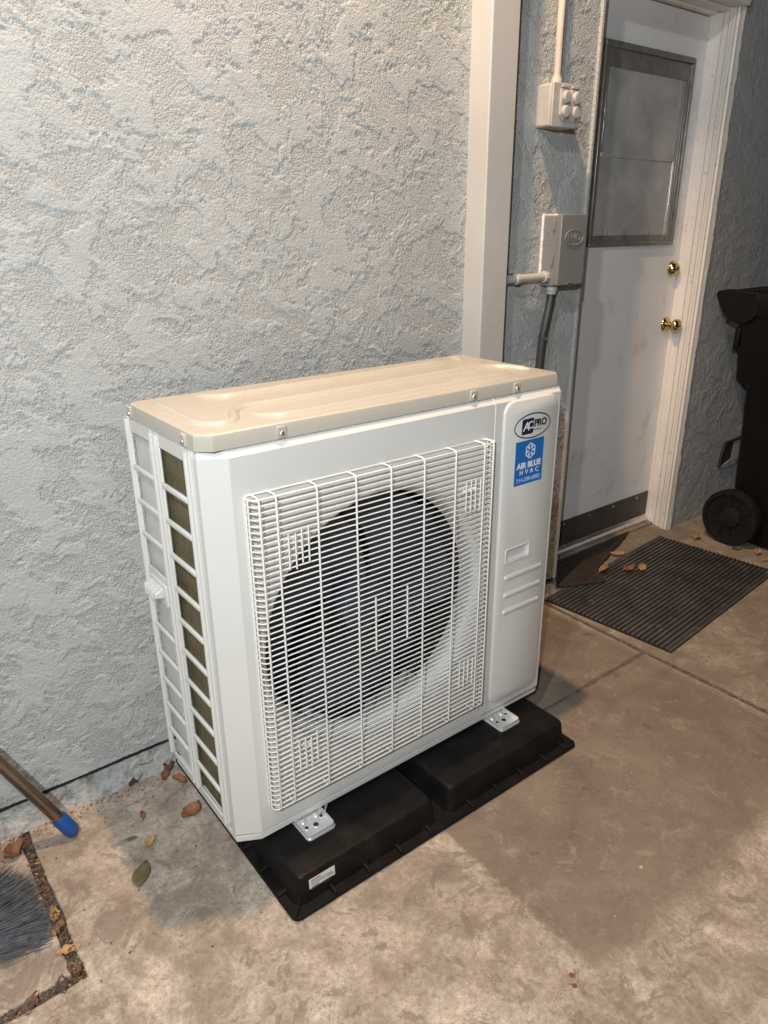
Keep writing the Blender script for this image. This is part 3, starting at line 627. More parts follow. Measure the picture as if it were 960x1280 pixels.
v = [(0.834 + 0.0205 * a * 0.93, YL - 0.0006, 0.832 + 0.0205 * b_) for a, b_ in hx] + [(0.834 + 0.017 * a * 0.93, YL - 0.0006, 0.832 + 0.017 * b_) for a, b_ in hx]
em = MB().add(v, [(i, (i + 1) % 6, 6 + (i + 1) % 6, 6 + i) for i in range(6)]).build('emblem', M['white_ink'], stk, smooth=0)
for k in range(6):
    a0 = R(60 * k + 8); a1 = R(60 * k + 44)
    MB().add([(0.834 + 0.003 * math.sin(a0), YL - 0.0006, 0.832 + 0.003 * math.cos(a0)), (0.834 + 0.0145 * math.sin(a0), YL - 0.0006, 0.832 + 0.0145 * math.cos(a0)), (0.834 + 0.0135 * math.sin(a1), YL - 0.0006, 0.832 + 0.0135 * math.cos(a1))], [(0, 1, 2)]).build('emblem_blade', M['white_ink'], em, smooth=0)

# top cover
cvp = lambda e: [(0.018 - 0 * e + e, UB + 0.0 - e), (0.000 + e, UB - 0.016 - e * 0), (0.000 + e, -0.452 + e * 0.4), (0.026 + e * 0.4, UF + 0.009 + e), (UR - 0.012 - e * 0.4, UF + 0.009 + e), (UR - 0.002 - e, UF + 0.019 + e * 0.4), (UR - 0.002 - e, UB - 0.012), (UR - 0.012 - e, UB - e)]
rings = []
for z, e in ((0.9765, -0.002), (1.0005, 0.0), (1.0045, 0.0015), (1.0065, 0.005), (1.0070, 0.009)):
    rings.append([(x, y, z) for x, y in cvp(e)])
topc = MB().loft(rings).build('top_cover', M['ivory_top'], unit, smooth=22)
def ridge(path, w=0.0115, h=0.0075):
    P = [Vector((a, b_, 0)) for a, b_ in path]; pts = []
    for i in range(len(P) - 1):
        n = max(1, int((P[i + 1] - P[i]).length / 0.02)); pts += [P[i].lerp(P[i + 1], k / n) for k in range(n)]
    pts.append(P[-1])
    for _ in range(2):
        pts = [pts[0]] + [(pts[i - 1] + pts[i] * 2 + pts[i + 1]) / 4 for i in range(1, len(pts) - 1)] + [pts[-1]]
    rg = []; L = len(pts)
    for i, p in enumerate(pts):
        d = (pts[min(i + 1, L - 1)] - pts[max(i - 1, 0)]).normalized(); s_ = Vector((-d.y, d.x, 0)); t = min(1, (i + 0.25) / 1.4, (L - 1 - i + 0.25) / 1.4)
        rg.append([tuple(p + s_ * w * a * (0.45 + 0.55 * t) + Vector((0, 0, 1.0066 + h * hh * t))) for a, hh in ((-1, 0), (-0.62, 0.72), (-0.3, 1), (0.3, 1), (0.62, 0.72), (1, 0))])
    n = 6; v = [q for r in rg for q in r]; f = [(i * n + k, i * n + k + 1, (i + 1) * n + k + 1, (i + 1) * n + k) for i in range(L - 1) for k in range(n - 1)]
    f += [tuple(range(n)), tuple(range((L - 1) * n, L * n))]
    MB().add(v, f).build('pressed_ridge', M['ivory_top'], topc, smooth=60)
ridge([(0.040, -0.165), (0.038, -0.400), (0.058, -0.428), (0.098, -0.428), (0.112, -0.400), (0.122, -0.345), (0.150, -0.318), (0.48, -0.312), (0.845, -0.300), (0.885, -0.320), (0.918, -0.402)])
ridge([(0.141, -0.152), (0.150, -0.196), (0.172, -0.208), (0.50, -0.197), (0.816, -0.188)])
ridge([(0.158, -0.372), (0.152, -0.410), (0.172, -0.430), (0.40, -0.425), (0.835, -0.412)])
ridge([(0.894, -0.134), (0.872, -0.196)])
# screw tabs on the rim
for x in (0.161, 0.650, 0.789):
    t_ = MB().prism([(x - 0.011, 0.978), (x + 0.011, 0.978), (x + 0.011, 1.000), (x - 0.009, 1.001)], 'y', UF + 0.0055, UF + 0.012).build('screw_tab', M['ivory_top'], topc, bevel=0.0015)
    MB().lathe([(0, 0.006), (0.001, 0.006), (0.003, 0.0045), (0.0035, 0)], (x, UF + 0.0055, 0.986), (0, -1, 0), 14).build('screw', M['zinc'], t_, smooth=50)
for y in (-0.412, -0.140):
    t_ = MB().prism([(y - 0.011, 0.978), (y + 0.011, 0.978), (y + 0.011, 1.000), (y - 0.009, 1.001)], 'x', -0.0045, 0.004).build('screw_tab', M['ivory_top'], topc, bevel=0.0015)
    MB().lathe([(0, 0.006), (0.001, 0.006), (0.003, 0.0045), (0.0035, 0)], (-0.0045, y, 0.986), (-1, 0, 0), 14).build('screw', M['zinc'], t_, smooth=50)

# left side: guard of bars before the coil
sf = MB()
sf.box(0.0, 0.005, -0.438, -0.402, 0.1085, 0.9755); sf.box(0.0, 0.005, -0.276, -0.241, 0.1085, 0.9755); sf.box(0.0, 0.005, -0.118, -0.104, 0.1085, 0.9755)
for a in ((-0.402, -0.276), (-0.241, -0.118)): sf.box(0.0, 0.005, a[0], a[1], 0.944, 0.9755); sf.box(0.0, 0.005, a[0], a[1], 0.0975, 0.116)
sf.box(0.0, 0.005, -0.241, -0.118, 0.560, 0.637)
guard = sf.build('coil_guard', M['ivory'], unit, bevel=0.003)
hb = MB().box(-0.0045, 0.004, -0.402, -0.2765, -0.0062, 0.0062).mesh('guard_bar'); hb2 = MB().box(-0.0045, 0.004, -0.2405, -0.1185, -0.0062, 0.0062).mesh('guard_bar')
f1 = f2 = None
for i in range(1, 11):
    z = 0.944 - i * 0.0754
    if f1 is None: f1 = finish('guard_bar', hb, M['ivory'], guard, bevel=0.004, loc=(0, 0, z))
    else: again(f1, (0, 0, z), guard)
for z in [0.944 - 0.0767 * i for i in (1, 2, 3)] + [0.560 - 0.074 * i for i in (1, 2, 3, 4, 5)]:
    if f2 is None: f2 = finish('guard_bar', hb2, M['ivory'], guard, bevel=0.004, loc=(0, 0, z))
    else: again(f2, (0, 0, z), guard)
for y in (-0.414, -0.269, -0.248, -0.111):
    MB().tube([(-0.002, y, 0.112), (-0.002, y, 0.968)], 0.0052, 10).build('guard_rail', M['ivory'], guard, smooth=60)
MB().tube([(-0.002, -0.431, 0.128), (-0.002, -0.431, 0.972)], 0.0035, 8).build('guard_rail', M['ivory'], guard, smooth=60)
clip = MB().box(-0.006, 0.002, -0.226, -0.135, 0.570, 0.622).build('hand_grip', M['ivory'], guard, bevel=0.003)
MB().prism([(-0.004, 0.612), (-0.028, 0.600), (-0.030, 0.590), (-0.004, 0.586)], 'y', -0.214, -0.140).build('grip_lip', M['ivory'], clip, bevel=0.003) if False else None
MB().loft([[(-0.004, y, 0.616), (-0.024, y, 0.606), (-0.026, y, 0.594), (-0.004, y, 0.588)] for y in (-0.214, -0.140)]).build('grip_lip', M['ivory'], clip, bevel=0.003)
for y in (-0.195, -0.177, -0.159): MB().box(-0.0275, -0.006, y - 0.003, y + 0.003, 0.586, 0.613).build('grip_rib', M['ivory'], clip, bevel=0.0015)
coil = MB().box(0.014, 0.05, -0.436, -0.258, 0.102, 0.972).build('coil', M['fins'], unit, smooth=0)
for i in range(17): MB().box(0.0125, 0.0142, -0.434, -0.26, 0.125 + i * 0.0508, 0.127 + i * 0.0508).build('coil_tube', M['fins'], coil, smooth=0)
shp = [(0.013, -0.256), (0.013, -0.226), (0.021, -0.222), (0.021, -0.214), (0.013, -0.210), (0.013, -0.196), (0.018, -0.193), (0.018, -0.188), (0.013, -0.185), (0.013, -0.106), (0.05, -0.106), (0.05, -0.256)]
MB().prism(shp, 'z', 0.102, 0.972).build('coil_end_sheet', M['sheet'], unit, smooth=0, bevel=0.0008)
MB().lathe([(0, 0.006), (0.002, 0.006)], (0.0125, -0.222, 0.655), (-1, 0, 0), 10).build('bolt', M['dark_in'], unit)
# enclosure behind
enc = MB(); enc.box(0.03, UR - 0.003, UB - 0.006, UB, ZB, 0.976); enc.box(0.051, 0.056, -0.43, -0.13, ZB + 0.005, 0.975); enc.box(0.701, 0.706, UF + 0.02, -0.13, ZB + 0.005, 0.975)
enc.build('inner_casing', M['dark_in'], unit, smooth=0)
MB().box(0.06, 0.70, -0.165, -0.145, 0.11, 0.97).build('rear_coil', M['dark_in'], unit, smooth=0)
# fan
FY = -0.365
hub = MB().lathe([(-0.03, 0.070), (0.02, 0.070), (0.034, 0.064), (0.042, 0.045), (0.044, 0.0)], (CX, FY, CZ), (0, -1, 0), 32).build('fan', M['fan'], unit, smooth=40)
for kb in range(3):
    v = []; nr, nt_ = 9, 13
    for s_ in (0, 1):
        for i in range(nr):
            r = 0.06 + (0.275 - 0.06) * i / (nr - 1)
            for j in range(nt_):
                u = j / (nt_ - 1); a = R(120 * kb + 18 + 22 * (i / (nr - 1)) ** 1.4 - 52 + (96 + 4 * i) * u * (0.8 + 0.2 * i / (nr - 1)))
                y = FY - 0.030 + 0.062 * u + 0.010 * math.sin(math.pi * u) + s_ * 0.004
                v.append((CX + r * math.cos(a), y, CZ + r * math.sin(a)))
    f = []; o_ = nr * nt_
    for i in range(nr - 1):
        for j in range(nt_ - 1):
            q = (i * nt_ + j, i * nt_ + j + 1, (i + 1) * nt_ + j + 1, (i + 1) * nt_ + j); f += [q, tuple(o_ + k for k in q[::-1])]
    rim = [i * nt_ for i in range(nr)] + [(nr - 1) * nt_ + j for j in range(1, nt_)] + [i * nt_ + nt_ - 1 for i in range(nr - 2, -1, -1)]
    f += [(rim[i], rim[i + 1], o_ + rim[i + 1], o_ + rim[i]) for i in range(len(rim) - 1)]
    MB().add(v, f).build('fan_blade', M['fan'], hub, smooth=50)
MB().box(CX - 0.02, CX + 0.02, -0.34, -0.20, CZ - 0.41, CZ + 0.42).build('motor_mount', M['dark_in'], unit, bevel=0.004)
# wire grille
GY = -0.5135; WR = 0.00165
xl, xr, zb, zt = 0.071, 0.692, 0.178, 0.884
gr = MB()
gr.tube([(x, UF - 0.001, z) for x, z in rrect(xl, xr, zb - 0.004, zt + 0.002, 0.006, 3)] + [(rrect(xl, xr, zb - 0.004, zt + 0.002, 0.006, 3)[0][0], UF - 0.001, rrect(xl, xr, zb - 0.004, zt + 0.002, 0.006, 3)[0][1])], 0.0022, 6, False)
grille = gr.build('fan_grille', M['wire'], unit, smooth=60)
hw = MB().tube([(xl, UF + 0.002, 0), (xl, GY + 0.008, 0), (xl + 0.003, GY + 0.003, 0), (xl + 0.008, GY, 0), (xr - 0.008, GY, 0), (xr - 0.003, GY + 0.003, 0), (xr, GY + 0.008, 0), (xr, UF + 0.002, 0)], WR, 5).mesh('wire')
first = None; NH = 57
for i in range(NH):
    z = zb + (zt - zb) * i / (NH - 1)
    if first is None: first = finish('wire', hw, M['wire'], grille, smooth=80, loc=(0, 0, z))
    else: again(first, (0, 0, z), grille)
VY = GY - 0.0028
vw = MB().tube([(0, UF + 0.002, zt + 0.003), (0, VY + 0.009, zt + 0.003), (0, VY + 0.003, zt + 0.001), (0, VY, zt - 0.006), (0, VY, zb + 0.006), (0, VY + 0.003, zb - 0.001), (0, VY + 0.009, zb - 0.003), (0, UF + 0.002, zb - 0.003)], 0.0021, 6).mesh('wire')
first = None
for x in (0.084, 0.119, 0.207, 0.298, 0.386, 0.475, 0.565, 0.652, 0.680):
    if first is None: first = finish('wire', vw, M['wire'], grille, smooth=80, loc=(x, 0, 0))
    else: again(first, (x, 0, 0), grille)
sv = MB().tube([(0, 0, zt), (0, 0, zb)], 0.0021, 6).mesh('wire'); first = None
for x, y in ((xl - 0.0028, -0.503), (xl - 0.0028, -0.492), (xr + 0.0028, -0.503), (xr + 0.0028, -0.492)):
    if first is None: first = finish('wire', sv, M['wire'], grille, smooth=80, loc=(x, y, 0))
    else: again(first, (x, y, 0), grille)
sw_ = MB().tube([(0, 0, -0.037), (0, 0, 0.037)], 0.0018, 6).mesh('wire'); first = None
for cx_, cz_ in ((0.163, 0.770), (0.622, 0.775), (0.620, 0.300), (0.160, 0.295)):
    for dx in (-0.023, -0.008, 0.006, 0.021):
        loc = (cx_ + dx, VY, cz_ + random.uniform(-0.006, 0.006))
        if first is None: first = finish('wire', sw_, M['wire'], grille, smooth=80, loc=loc)
        else: again(first, loc, grille)
    MB().prism(rrect(cx_ - 0.012, cx_ + 0.012, cz_ - 0.012, cz_ + 0.012, 0.006), 'y', UF + 0.004, UF - 0.010).build('mount_boss', M['ivory'], grille, bevel=0.002)
    MB().tube([(cx_ - 0.012, UF - 0.008, cz_), (cx_ + 0.012, GY + 0.004, cz_ + 0.010)], 0.003, 6).build('mount_clip', M['ivory'], grille)
cw = MB().tube([(0, VY, 0.474), (0, VY, 0.604)], 0.0021, 6).mesh('wire')
c1 = finish('wire', cw, M['wire'], grille, smooth=80, loc=(0.3425, 0, 0)); again(c1, (0.4295, 0, 0), grille)
# feet
for x0 in (0.131, 0.738):
    x1 = x0 + 0.075; ft = MB()
    rg = [[(a, b_, z) for a, b_ in rrect(x0 + e, x1 - e, -0.541 + e, -0.30, 0.010)] for z, e in ((0.0752, 0.0), (0.0790, 0.0), (0.0805, 0.0015), (0.0875, 0.0022), (0.0875, 0.0048), (0.0815, 0.0062))]
    foot = ft.loft(rg).build('mounting_foot', M['bracket'], unit, smooth=30)
    cxf = (x0 + x1) / 2
    for dx, dy, r in ((0.0, -0.512, 0.0062), (-0.022, -0.508, 0.0042), (0.023, -0.497, 0.0042)):
        MB().lathe([(0, r + 0.003), (0.001, r + 0.002), (0.0012, r)], (cxf + dx, dy, 0.0812), (0, 0, 1), 16).build('bolt_hole', M['bracket'], foot)
        MB().lathe([(0, r), (0.0004, r)], (cxf + dx, dy, 0.0822), (0, 0, 1), 14).build('hole', M['gap'], foot)
    for dx in (-0.018, 0.016): MB().lathe([(0, 0.010), (0.003, 0.008), (0.0045, 0.003), (0.0047, 0)], (cxf + dx, -0.486, 0.081), (0, 0, 1), 16).build('dimple', M['bracket'], foot, smooth=60)
MB().tube([(0.193, -0.492, 0.082), (0.203, -0.497, 0.092), (0.212, -0.492, 0.102)], 0.0028, 6).build('bolt', M['zinc'], unit)

# ------------------------------------------------------------------ mats
ma = R(5.2); mc, ms = math.cos(ma), math.sin(ma); MO = Vector((1.548, -0.543))
def mp2(a, b_): return (MO.x + a * mc - b_ * ms, MO.y + a * ms + b_ * mc)
mat_ = thing('door_mat', (1.98, -0.24, 0.006), 'black ribbed rubber mat on the concrete before the back door', 'door mat')
MW, MD = 0.885, 0.51
MB().prism([mp2(0, 0), mp2(MW, 0), mp2(MW, MD), mp2(0, MD)], 'z', 0.0062, 0.0105).build('mat_base', M['rubber_base'], mat_, smooth=0)
for a, b_, c_, d_ in ((0, 0, MW, 0.012), (0, MD - 0.012, MW, MD)):
    MB().prism([mp2(a, b_), mp2(c_, b_), mp2(c_, d_), mp2(a, d_)], 'z', 0.0102, 0.0155).build('mat_border', M['rubber'], mat_, bevel=0.0015)
NR = 27
rb = []
for i in range(NR):
    y = 0.020 + (MD - 0.040) * i / (NR - 1)
    for z, hw_ in ((0.0100, 0.0058), (0.0148, 0.0048), (0.0160, 0.003)): pass
    poly = [mp2(0.003, y - 0.0055), mp2(MW - 0.003, y - 0.0055), mp2(MW - 0.003, y + 0.0055), mp2(0.003, y + 0.0055)]
    MB().prism(poly, 'z', 0.0100, 0.0160).build('rib', M['rubber'], mat_, bevel=0.0022)
scr = [(2.300, 0.150), (1.875, 0.000), (1.790, -0.098), (1.62, -0.02), (1.60, 0.145)]
pts = []
for i, (x, y) in enumerate(scr):
    x2, y2 = scr[(i + 1) % 5]; n = int(math.hypot(x2 - x, y2 - y) / 0.02)
    pts += [(x + (x2 - x) * k / n + random.uniform(-0.003, 0.003), y + (y2 - y) * k / n + random.uniform(-0.003, 0.003)) for k in range(n)]
tag(MB().prism(pts, 'z', 0.0155, 0.024).build('carpet_scrap', M['carpet'], None, bevel=0.002), 'dark brown carpet scrap lying between the ribbed mat and door', 'carpet')

# ------------------------------------------------------------------ wheeled bin
bn = thing('wheeled_bin', (2.85, -0.4, 0.006), 'black plastic wheeled rubbish bin standing by the slate grey wall', 'wheeled bin')
secs = [(0.020, -0.175, -0.60, 2.610, 3.00), (0.26, -0.135, -0.645, 2.600, 3.02), (0.715, -0.118, -0.70, 2.588, 3.045), (0.745, -0.074, -0.735, 2.575, 3.065), (0.97, -0.045, -0.765, 2.565, 3.075), (1.01, -0.040, -0.770, 2.562, 3.078)]
rings = [[(a, b_, z) for a, b_ in rrect(x0, x1, yf_, yb_, 0.045, 5)] for z, yb_, yf_, x0, x1 in secs]
MB().loft(rings).build('bin_body', M['bin'], bn, smooth=45)
lr = [(0.985, 0.0), (1.00, 0.012), (1.055, 0.016), (1.078, 0.010), (1.090, -0.004)]
rings = [[(a, b_, z + 0.012 * max(0.0, min(1.0, (-0.1 - b_) / 0.3))) for a, b_ in rrect(2.560 - e, 3.080 + e, -0.775 - e, -0.055 + e * 0.3, 0.045, 5)] for z, e in lr]
lidb = MB().loft(rings).build('lid', M['bin'], bn, smooth=45)
for x in (2.545, 3.055):
    MB().prism([(0.036, 1.082), (0.040, 1.066), (0.022, 1.036), (0.000, 0.998), (-0.030, 0.968), (-0.10, 0.958), (-0.14, 0.99), (-0.14, 1.086), (0.0, 1.09)], 'x', x, x + 0.04).build('handle_bracket', M['bin'], bn, bevel=0.006, seg=3)
MB().tube([(2.55, 0.022, 1.066), (3.09, 0.022, 1.066)], 0.016, 12).build('handle', M['bin'], bn, smooth=60)
MB().box(2.566, 2.60, -0.076, -0.054, 0.86, 0.94).build('hinge_lug', M['bin'], bn, bevel=0.005)
for x, s_ in ((2.532, -1), (3.05, 1)):
    wc = (x, -0.180, 0.131); ax = (-1, 0, 0) if s_ < 0 else (1, 0, 0); x_ = x if s_ < 0 else x + 0.05
    wl = MB().lathe([(-0.050, 0.095), (-0.050, 0.118), (-0.044, 0.125), (-0.008, 0.125), (0.0, 0.120), (0.0, 0.106), (-0.010, 0.102), (-0.014, 0.050), (-0.004, 0.044), (0.0, 0.030), (0.002, 0.0)], (x_, -0.180, 0.131), ax, 48).build('wheel', M['tyre'], bn, smooth=35)
    for k in range(10):
        a = R(36 * k + 8); c_, sn = math.cos(a), math.sin(a); pth = [(x_ + (0.010 if s_ < 0 else -0.010), -0.180 + r * c_, 0.131 + r * sn) for r in (0.048, 0.104)]
        MB().tube(pth, 0.0045, 6).build('spoke', M['tyre'], wl, smooth=60)
MB().tube([(2.55, -0.180, 0.131), (3.06, -0.180, 0.131)], 0.011, 10).build('axle', M['tyre'], bn, smooth=60)

# ------------------------------------------------------------------ dark vent on the slate wall
vt = thing('wall_vent', (2.93, WY, 0.23), 'small dark open wall vent low beside the wheeled bin', 'vent')
MB().prism([(2.888, 0.360), (3.06, 0.366), (3.06, 0.355), (2.900, 0.350), (2.893, 0.335), (2.889, 0.30), (2.879, 0.262), (2.868, 0.236), (2.862, 0.238), (2.868, 0.300)], 'y', WY - 0.013, WY).build('vent_rim', M['gap'], vt, bevel=0.001)
MB().prism([(2.899, 0.351), (2.968, 0.354), (2.962, 0.268), (2.870, 0.240), (2.880, 0.262), (2.890, 0.30)], 'y', WY - 0.009, WY).build('opening', M['dark_in'], vt, smooth=0)
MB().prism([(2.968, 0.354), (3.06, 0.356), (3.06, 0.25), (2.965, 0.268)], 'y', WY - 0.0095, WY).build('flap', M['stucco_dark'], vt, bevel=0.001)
MB().prism([(2.870, 0.239), (2.966, 0.267), (3.05, 0.249), (3.0, 0.225), (2.92, 0.226)], 'y', WY - 0.012, WY).build('sill', M['footing'], vt, bevel=0.002)

# ------------------------------------------------------------------ pole leaning on the wall and broom
pole = thing('cleaning_pole', (-0.26, -0.117, 0), 'brown metal cleaning pole with blue end cap leaning on the wall', 'pole')
tipv = Vector((-0.2600, -0.1170, 0.012)); topv = Vector((-0.668, -0.024, 0.90)); dv = (topv - tipv).normalized()
def fl(p): return tuple(p)
MB().tube([fl(tipv + dv * 0.05), fl(topv)], 0.0142, 18).build('shaft', M['pole'], pole, smooth=50)
MB().tube([fl(tipv - dv * 0.004), fl(tipv + dv * 0.002), fl(tipv + dv * 0.010), fl(tipv + dv * 0.056), fl(tipv + dv * 0.060)], [0.009, 0.0155, 0.0175, 0.0178, 0.0168], 20).build('end_cap', M['blue_cap'], pole, smooth=50)

br = thing('broom', (-0.60, -0.29, 0), 'grey bristled broom head lying on the concrete at the joint', 'broom')
hd = Vector((-0.60, -0.305, 0.035)); main = Vector((0.90, 0.43, 0)).normalized(); side = Vector((-main.y, main.x, 0))
MB().loft([[tuple(hd + main * a + side * b_ * w_ + Vector((0, 0, z))) for b_, z in ((-1, -0.022), (1, -0.022), (1, 0.022), (-1, 0.022))] for a, w_ in ((-0.07, 0.03), (-0.03, 0.075), (0.03, 0.095), (0.05, 0.095))]).build('broom_head', M['broom_head'], br, bevel=0.006)
MB().tube([fl(hd - main * 0.05), fl(hd - main * 0.6 + Vector((0, 0, 0.02))), fl(hd - main * 1.2 + Vector((0, 0, 0.06)))], 0.0125, 12).build('handle', M['pole'], br, smooth=50)
bb = MB(); rnd = random.Random(5)
for i in range(620):
    s_ = rnd.uniform(-1, 1); h = rnd.uniform(0.0, 1.0); L = (0.205 - 0.055 * abs(s_ - 0.1) ** 1.5) * rnd.uniform(0.86, 1.04)
    p0 = hd + main * 0.045 + side * s_ * 0.085 + Vector((0, 0, -0.016 + 0.030 * h))
    d = (main + side * (s_ * 0.62 + rnd.gauss(0, 0.06))).normalized()
    p2 = p0 + d * L; p2.z = max(0.003, 0.004 + 0.030 * h * rnd.uniform(0.4, 1.1)); p1 = p0.lerp(p2, 0.55) + Vector((0, 0, 0.008 * h)) + side * rnd.gauss(0, 0.006)
    bb.tube([fl(p0), fl(p1), fl(p2)], [0.0011, 0.0011, 0.0007], 3, True)
bb.build('bristles', M['bristle'], br, smooth=80, kind='stuff')

# ------------------------------------------------------------------ fallen leaves
def leaf(x, y, z, L, W, rot, mat, label, curl=0.3, ragged=0.25, seed=0, group=None, tilt=(0, 0)):
    L *= 0.84; W *= 0.84; curl *= 1.5; rn = random.Random(seed); n = 9; top = []; bot = []
    v = []; rows = 5
    for i in range(n):
        t = i / (n - 1); w_ = W * 0.5 * (math.sin(math.pi * min(1, t * 0.96 + 0.03)) ** 0.75) * (1 + rn.uniform(-ragged, ragged)) + 0.0006
        for j in range(rows):
            s_ = (j / (rows - 1) - 0.5) * 2
            px = (t - 0.5) * L * (1 + 0.05 * rn.uniform(-1, 1) * ragged); py = s_ * w_ + 0.12 * W * math.sin(t * 3 + seed)
            pz = 0.002 + curl * (W * 0.5) * (s_ * s_ * 0.8 + 0.35 * math.sin(3.0 * t + seed) ** 2 + 0.15 * rn.uniform(0, 1)) + curl * L * 0.25 * (t - 0.5) ** 2
            v.append((px, py, pz))
    f = [(i * rows + j, i * rows + j + 1, (i + 1) * rows + j + 1, (i + 1) * rows + j) for i in range(n - 1) for j in range(rows - 1)]
    # small stem
    mb = MB().add(v, f); mb.tube([(-L * 0.5, 0.12 * W * math.sin(seed), 0.003), (-L * 0.56, 0.002, 0.004), (-L * 0.62, 0.005, 0.003)], 0.0009, 4)
    me = mb.mesh('leaf'); me.transform(Matrix.Rotation(R(rot), 4, 'Z') @ Matrix.Rotation(R(tilt[0]), 4, 'X'))
    zmin = min(vv.co.z for vv in me.vertices); me.transform(Matrix.Translation((0, 0, -zmin - 0.0005)))
    o = finish('fallen_leaf', me, M[mat], None, smooth=60, loc=(x, y, z)); so = o.modifiers.new('thickness', 'SOLIDIFY'); so.thickness = 0.0006
    return tag(o, label, 'leaf', group)
leaf(-0.173, -0.327, 0, 0.082, 0.042, 62, 'leaf_olive', 'large olive leaf lying alone on grey concrete left of the unit', 0.25, 0.12, 1)
leaf(-0.012, -0.222, 0, 0.066, 0.036, 25, 'leaf_rust', 'curled rust orange leaf close to the black pad edge', 0.7, 0.35, 2)
leaf(-0.110, -0.155, 0, 0.036, 0.014, 80, 'leaf_rust', 'small narrow rust leaf on concrete between wall and olive leaf', 0.6, 0.2, 3)
leaf(-0.156, -0.210, 0, 0.030, 0.014, -20, 'leaf_green', 'tiny dark green leaf on concrete above the olive leaf', 0.3, 0.2, 4)
leaf(-0.126, -0.250, 0, 0.044, 0.017, 20, 'leaf_tan', 'slim tan leaf on concrete just above the olive leaf', 0.6, 0.3, 5)
leaf(-0.006, -0.054, 0, 0.062, 0.024, 48, 'leaf_rust', 'reddish brown leaf by the rear corner of the pad', 0.8, 0.35, 6)
leaf(0.010, -0.098, 0, 0.050, 0.026, -55, 'leaf_rust', 'short reddish leaf tucked against the pad edge near the wall', 0.7, 0.35, 7)
leaf(-0.075, -0.025, 0.002, 0.085, 0.022, 42, 'leaf_dark', 'long dark shrivelled leaf at the foot of the stucco wall', 0.7, 0.35, 8)
leaf(-0.038, 0.000, 0.022, 0.055, 0.026, 15, 'leaf_brown', 'brown leaf resting on the painted footing by the unit', 0.6, 0.4, 9)
leaf(0.006, -0.030, 0.004, 0.060, 0.030, 75, 'leaf_brown', 'brown leaf wedged between footing and rear pad corner', 0.7, 0.4, 10)
leaf(-0.385, -0.088, 0, 0.062, 0.050, 15, 'leaf_rust', 'broad orange brown leaf beside the joint above the broom', 0.6, 0.3, 11)
leaf(-0.418, -0.036, 0, 0.060, 0.040, 70, 'leaf_olive', 'dull olive brown leaf left of the orange leaf by the wall', 0.7, 0.2, 12)
leaf(-0.452, -0.240, 0.040, 0.050, 0.024, 70, 'leaf_brown', 'curled brown leaf caught on the grey broom bristles', 0.9, 0.2, 13)
leaf(-0.408, -0.318, 0, 0.044, 0.024, 25, 'leaf_dark', 'dark crumpled leaf at the tips of the broom bristles', 0.6, 0.4, 14)
leaf(2.055, 0.035, 0.016, 0.080, 0.040, -35, 'leaf_tan', 'flat tan leaf on the carpet scrap edge', 0.35, 0.2, 15)
leaf(1.862, -0.030, 0.024, 0.090, 0.034, 15, 'leaf_tan', 'torn tan leaf on the carpet scrap corner', 0.6, 0.4, 16)
leaf(1.955, -0.092, 0.016, 0.085, 0.038, -10, 'leaf_rust', 'orange leaf on the ribbed mat near the carpet scrap', 0.7, 0.4, 17)
leaf(2.010, -0.118, 0.016, 0.080, 0.030, 20, 'leaf_tan', 'pale split leaf on the ribbed mat beside the orange leaf', 0.6, 0.45, 18)
leaf(2.490, -0.075, 0.006, 0.060, 0.042, 10, 'leaf_tan', 'golden crumpled leaf on concrete before the bin wheel', 0.8, 0.4, 19)
leaf(2.522, -0.245, 0.006, 0.048, 0.030, -30, 'leaf_brown', 'small brown leaf under the edge of the bin wheel', 0.6, 0.3, 20)
leaf(2.545, -0.325, 0.006, 0.060, 0.032, 30, 'leaf_tan', 'golden leaf on concrete right of the bin wheel', 0.8, 0.4, 21)
leaf(2.52, -0.385, 0.006, 0.080, 0.024, -20, 'leaf_tan', 'long pale leaf on concrete beside the wheeled bin body', 0.5, 0.4, 22)
for i, (x, y, mt, lb) in enumerate(((-0.357, -0.312, 'leaf_tan', 'tan leaf upper in the litter filled joint'), (-0.360, -0.352, 'leaf_brown', 'brown leaf in the litter filled joint under the tan one'), (-0.356, -0.415, 'leaf_tan', 'wide tan leaf midway along the litter filled joint'),
                                   (-0.358, -0.462, 'leaf_brown', 'brown leaf at the corner of the litter filled joint'), (-0.385, -0.482, 'leaf_dark', 'dark leaf just past the corner of the joint'), (-0.440, -0.484, 'leaf_brown', 'curled brown leaf in the joint below the broom'))):
    leaf(x, y, -0.006, 0.042 + 0.006 * (i % 3), 0.024, 70 - 40 * i, mt, lb, 0.6, 0.35, 30 + i)
# crumbled litter packed into the joints
rn = random.Random(11); lt = {k: MB() for k in ('leaf_dark', 'leaf_brown', 'leaf_tan')}
def flake(mb, x, y, z, s_):
    a = rn.uniform(0, 6.28); tx, ty = rn.uniform(-0.5, 0.5), rn.uniform(-0.5, 0.5); pts = []
    for k in range(5):
        t = a + 6.283 * k / 5; r = s_ * rn.uniform(0.5, 1.1); dx, dy = r * math.cos(t), r * math.sin(t) * 0.7; pts.append((x + dx, y + dy, z + dx * tx + dy * ty))
    mb.add(pts, [(0, 1, 2, 3, 4)])
for i in range(1500):
    if rn.random() < 0.62: x, y = rn.gauss(-0.3545, 0.0065), rn.uniform(-0.49, 0.0)
    else: x, y = rn.uniform(-0.75, -0.345), rn.gauss(-0.481, 0.006)
    flake(lt[rn.choice(['leaf_dark'] * 6 + ['leaf_brown'] * 3 + ['leaf_tan'])], x, y, rn.uniform(-0.022, 0.001), rn.uniform(0.002, 0.0065))
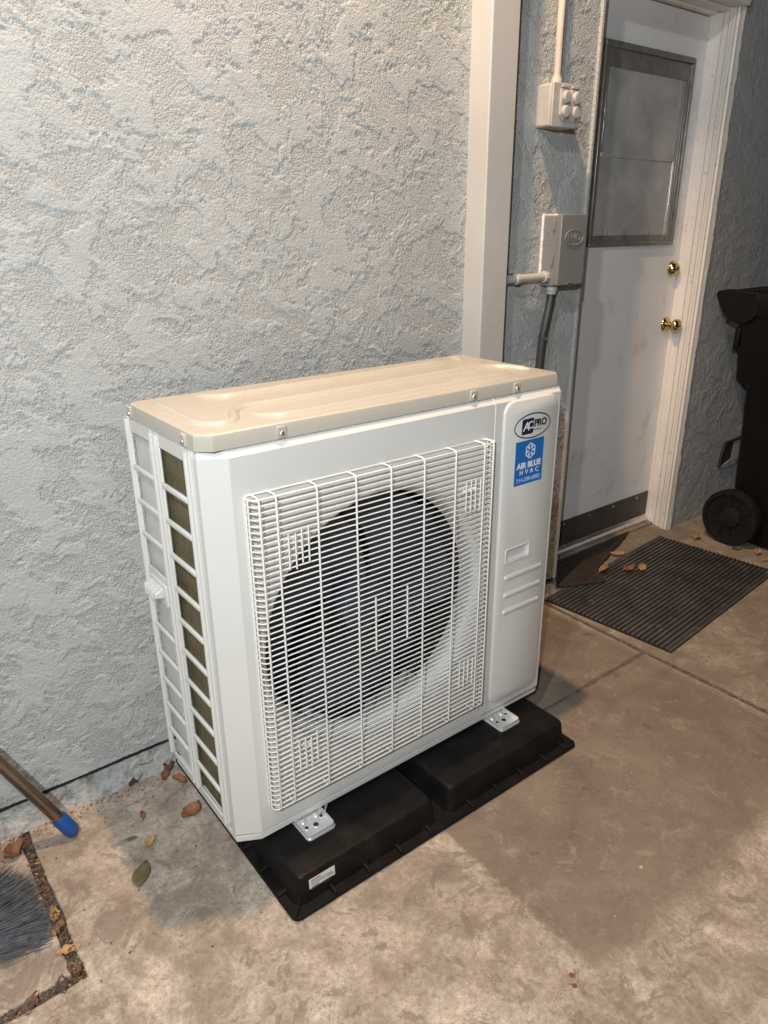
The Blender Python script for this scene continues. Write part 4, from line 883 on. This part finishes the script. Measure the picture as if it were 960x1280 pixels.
for i in range(220):
    flake(lt['leaf_dark'], rn.gauss(1.4955, 0.006), rn.uniform(-1.3, 0.0), rn.uniform(-0.02, 0.001), rn.uniform(0.002, 0.006))
for i in range(120):
    flake(lt['leaf_dark'], rn.uniform(0.95, 1.49), rn.gauss(-0.478, 0.004), rn.uniform(-0.02, -0.002), rn.uniform(0.002, 0.005))
for i in range(90):
    flake(lt[rn.choice(['leaf_dark', 'leaf_brown'])], rn.uniform(-0.34, 0.02), rn.gauss(-0.07, 0.05) if rn.random() < 0.5 else rn.uniform(-0.6, -0.05), 0.0015, rn.uniform(0.0012, 0.004))
for i in range(170):
    flake(lt[rn.choice(['leaf_dark', 'leaf_dark', 'leaf_brown'])], rn.uniform(-0.55, 0.03), -0.036 - abs(rn.gauss(0, 0.02)), 0.002, rn.uniform(0.0012, 0.004))
for i in range(130):
    flake(lt[rn.choice(['leaf_dark', 'leaf_brown', 'leaf_tan'])], rn.uniform(1.55, 2.55), rn.uniform(0.02, 0.15) if rn.random() < 0.4 else rn.uniform(-0.6, -0.45), 0.0075, rn.uniform(0.0015, 0.005))
for i in range(60):
    flake(lt['leaf_tan'], rn.uniform(1.6, 2.4), rn.uniform(-0.45, 0.0), 0.0175, rn.uniform(0.0015, 0.0045))
for k, mb in lt.items():
    o = mb.build('leaf_litter', M[k], None, smooth=0, kind='stuff')
    o['label'] = {'leaf_dark': 'dark crumbled leaf litter packed in the concrete joints', 'leaf_brown': 'brown leaf crumbs scattered along the concrete joint', 'leaf_tan': 'tan leaf crumbs in the joint and on the mat'}[k]; o['category'] = 'leaf litter'
# two red plugs and pale chips in the concrete
for i, (x, y) in enumerate(((0.393, -1.062), (0.381, -1.079))):
    o = MB().lathe([(0, 0.0055), (0.0012, 0.005), (0.0016, 0.003), (0.0004, 0.0025), (0.0004, 0)], (x, y, -0.0003), (0, 0, 1), 12).build('floor_plug', M['rust'], None)
    tag(o, ('small rusty red plug in the concrete, closer to the brown patch', 'small rusty red plug in the concrete, farther from the brown patch')[i], 'plug', 'red plugs in the concrete')
for i, (x, y, s_, lb) in enumerate(((0.565, -1.035, 0.0022, 'tiny round white chip on the brown concrete patch'), (0.715, -0.995, 0.0055, 'square tan chip on the brown concrete patch'))):
    o = MB().prism([(x + s_ * math.cos(6.283 * k / 7) * random.uniform(0.7, 1), y + s_ * math.sin(6.283 * k / 7) * random.uniform(0.7, 1)) for k in range(7)], 'z', -0.0005, 0.003).build('stone_chip', M['chip'], None)
    tag(o, lb, 'chip')
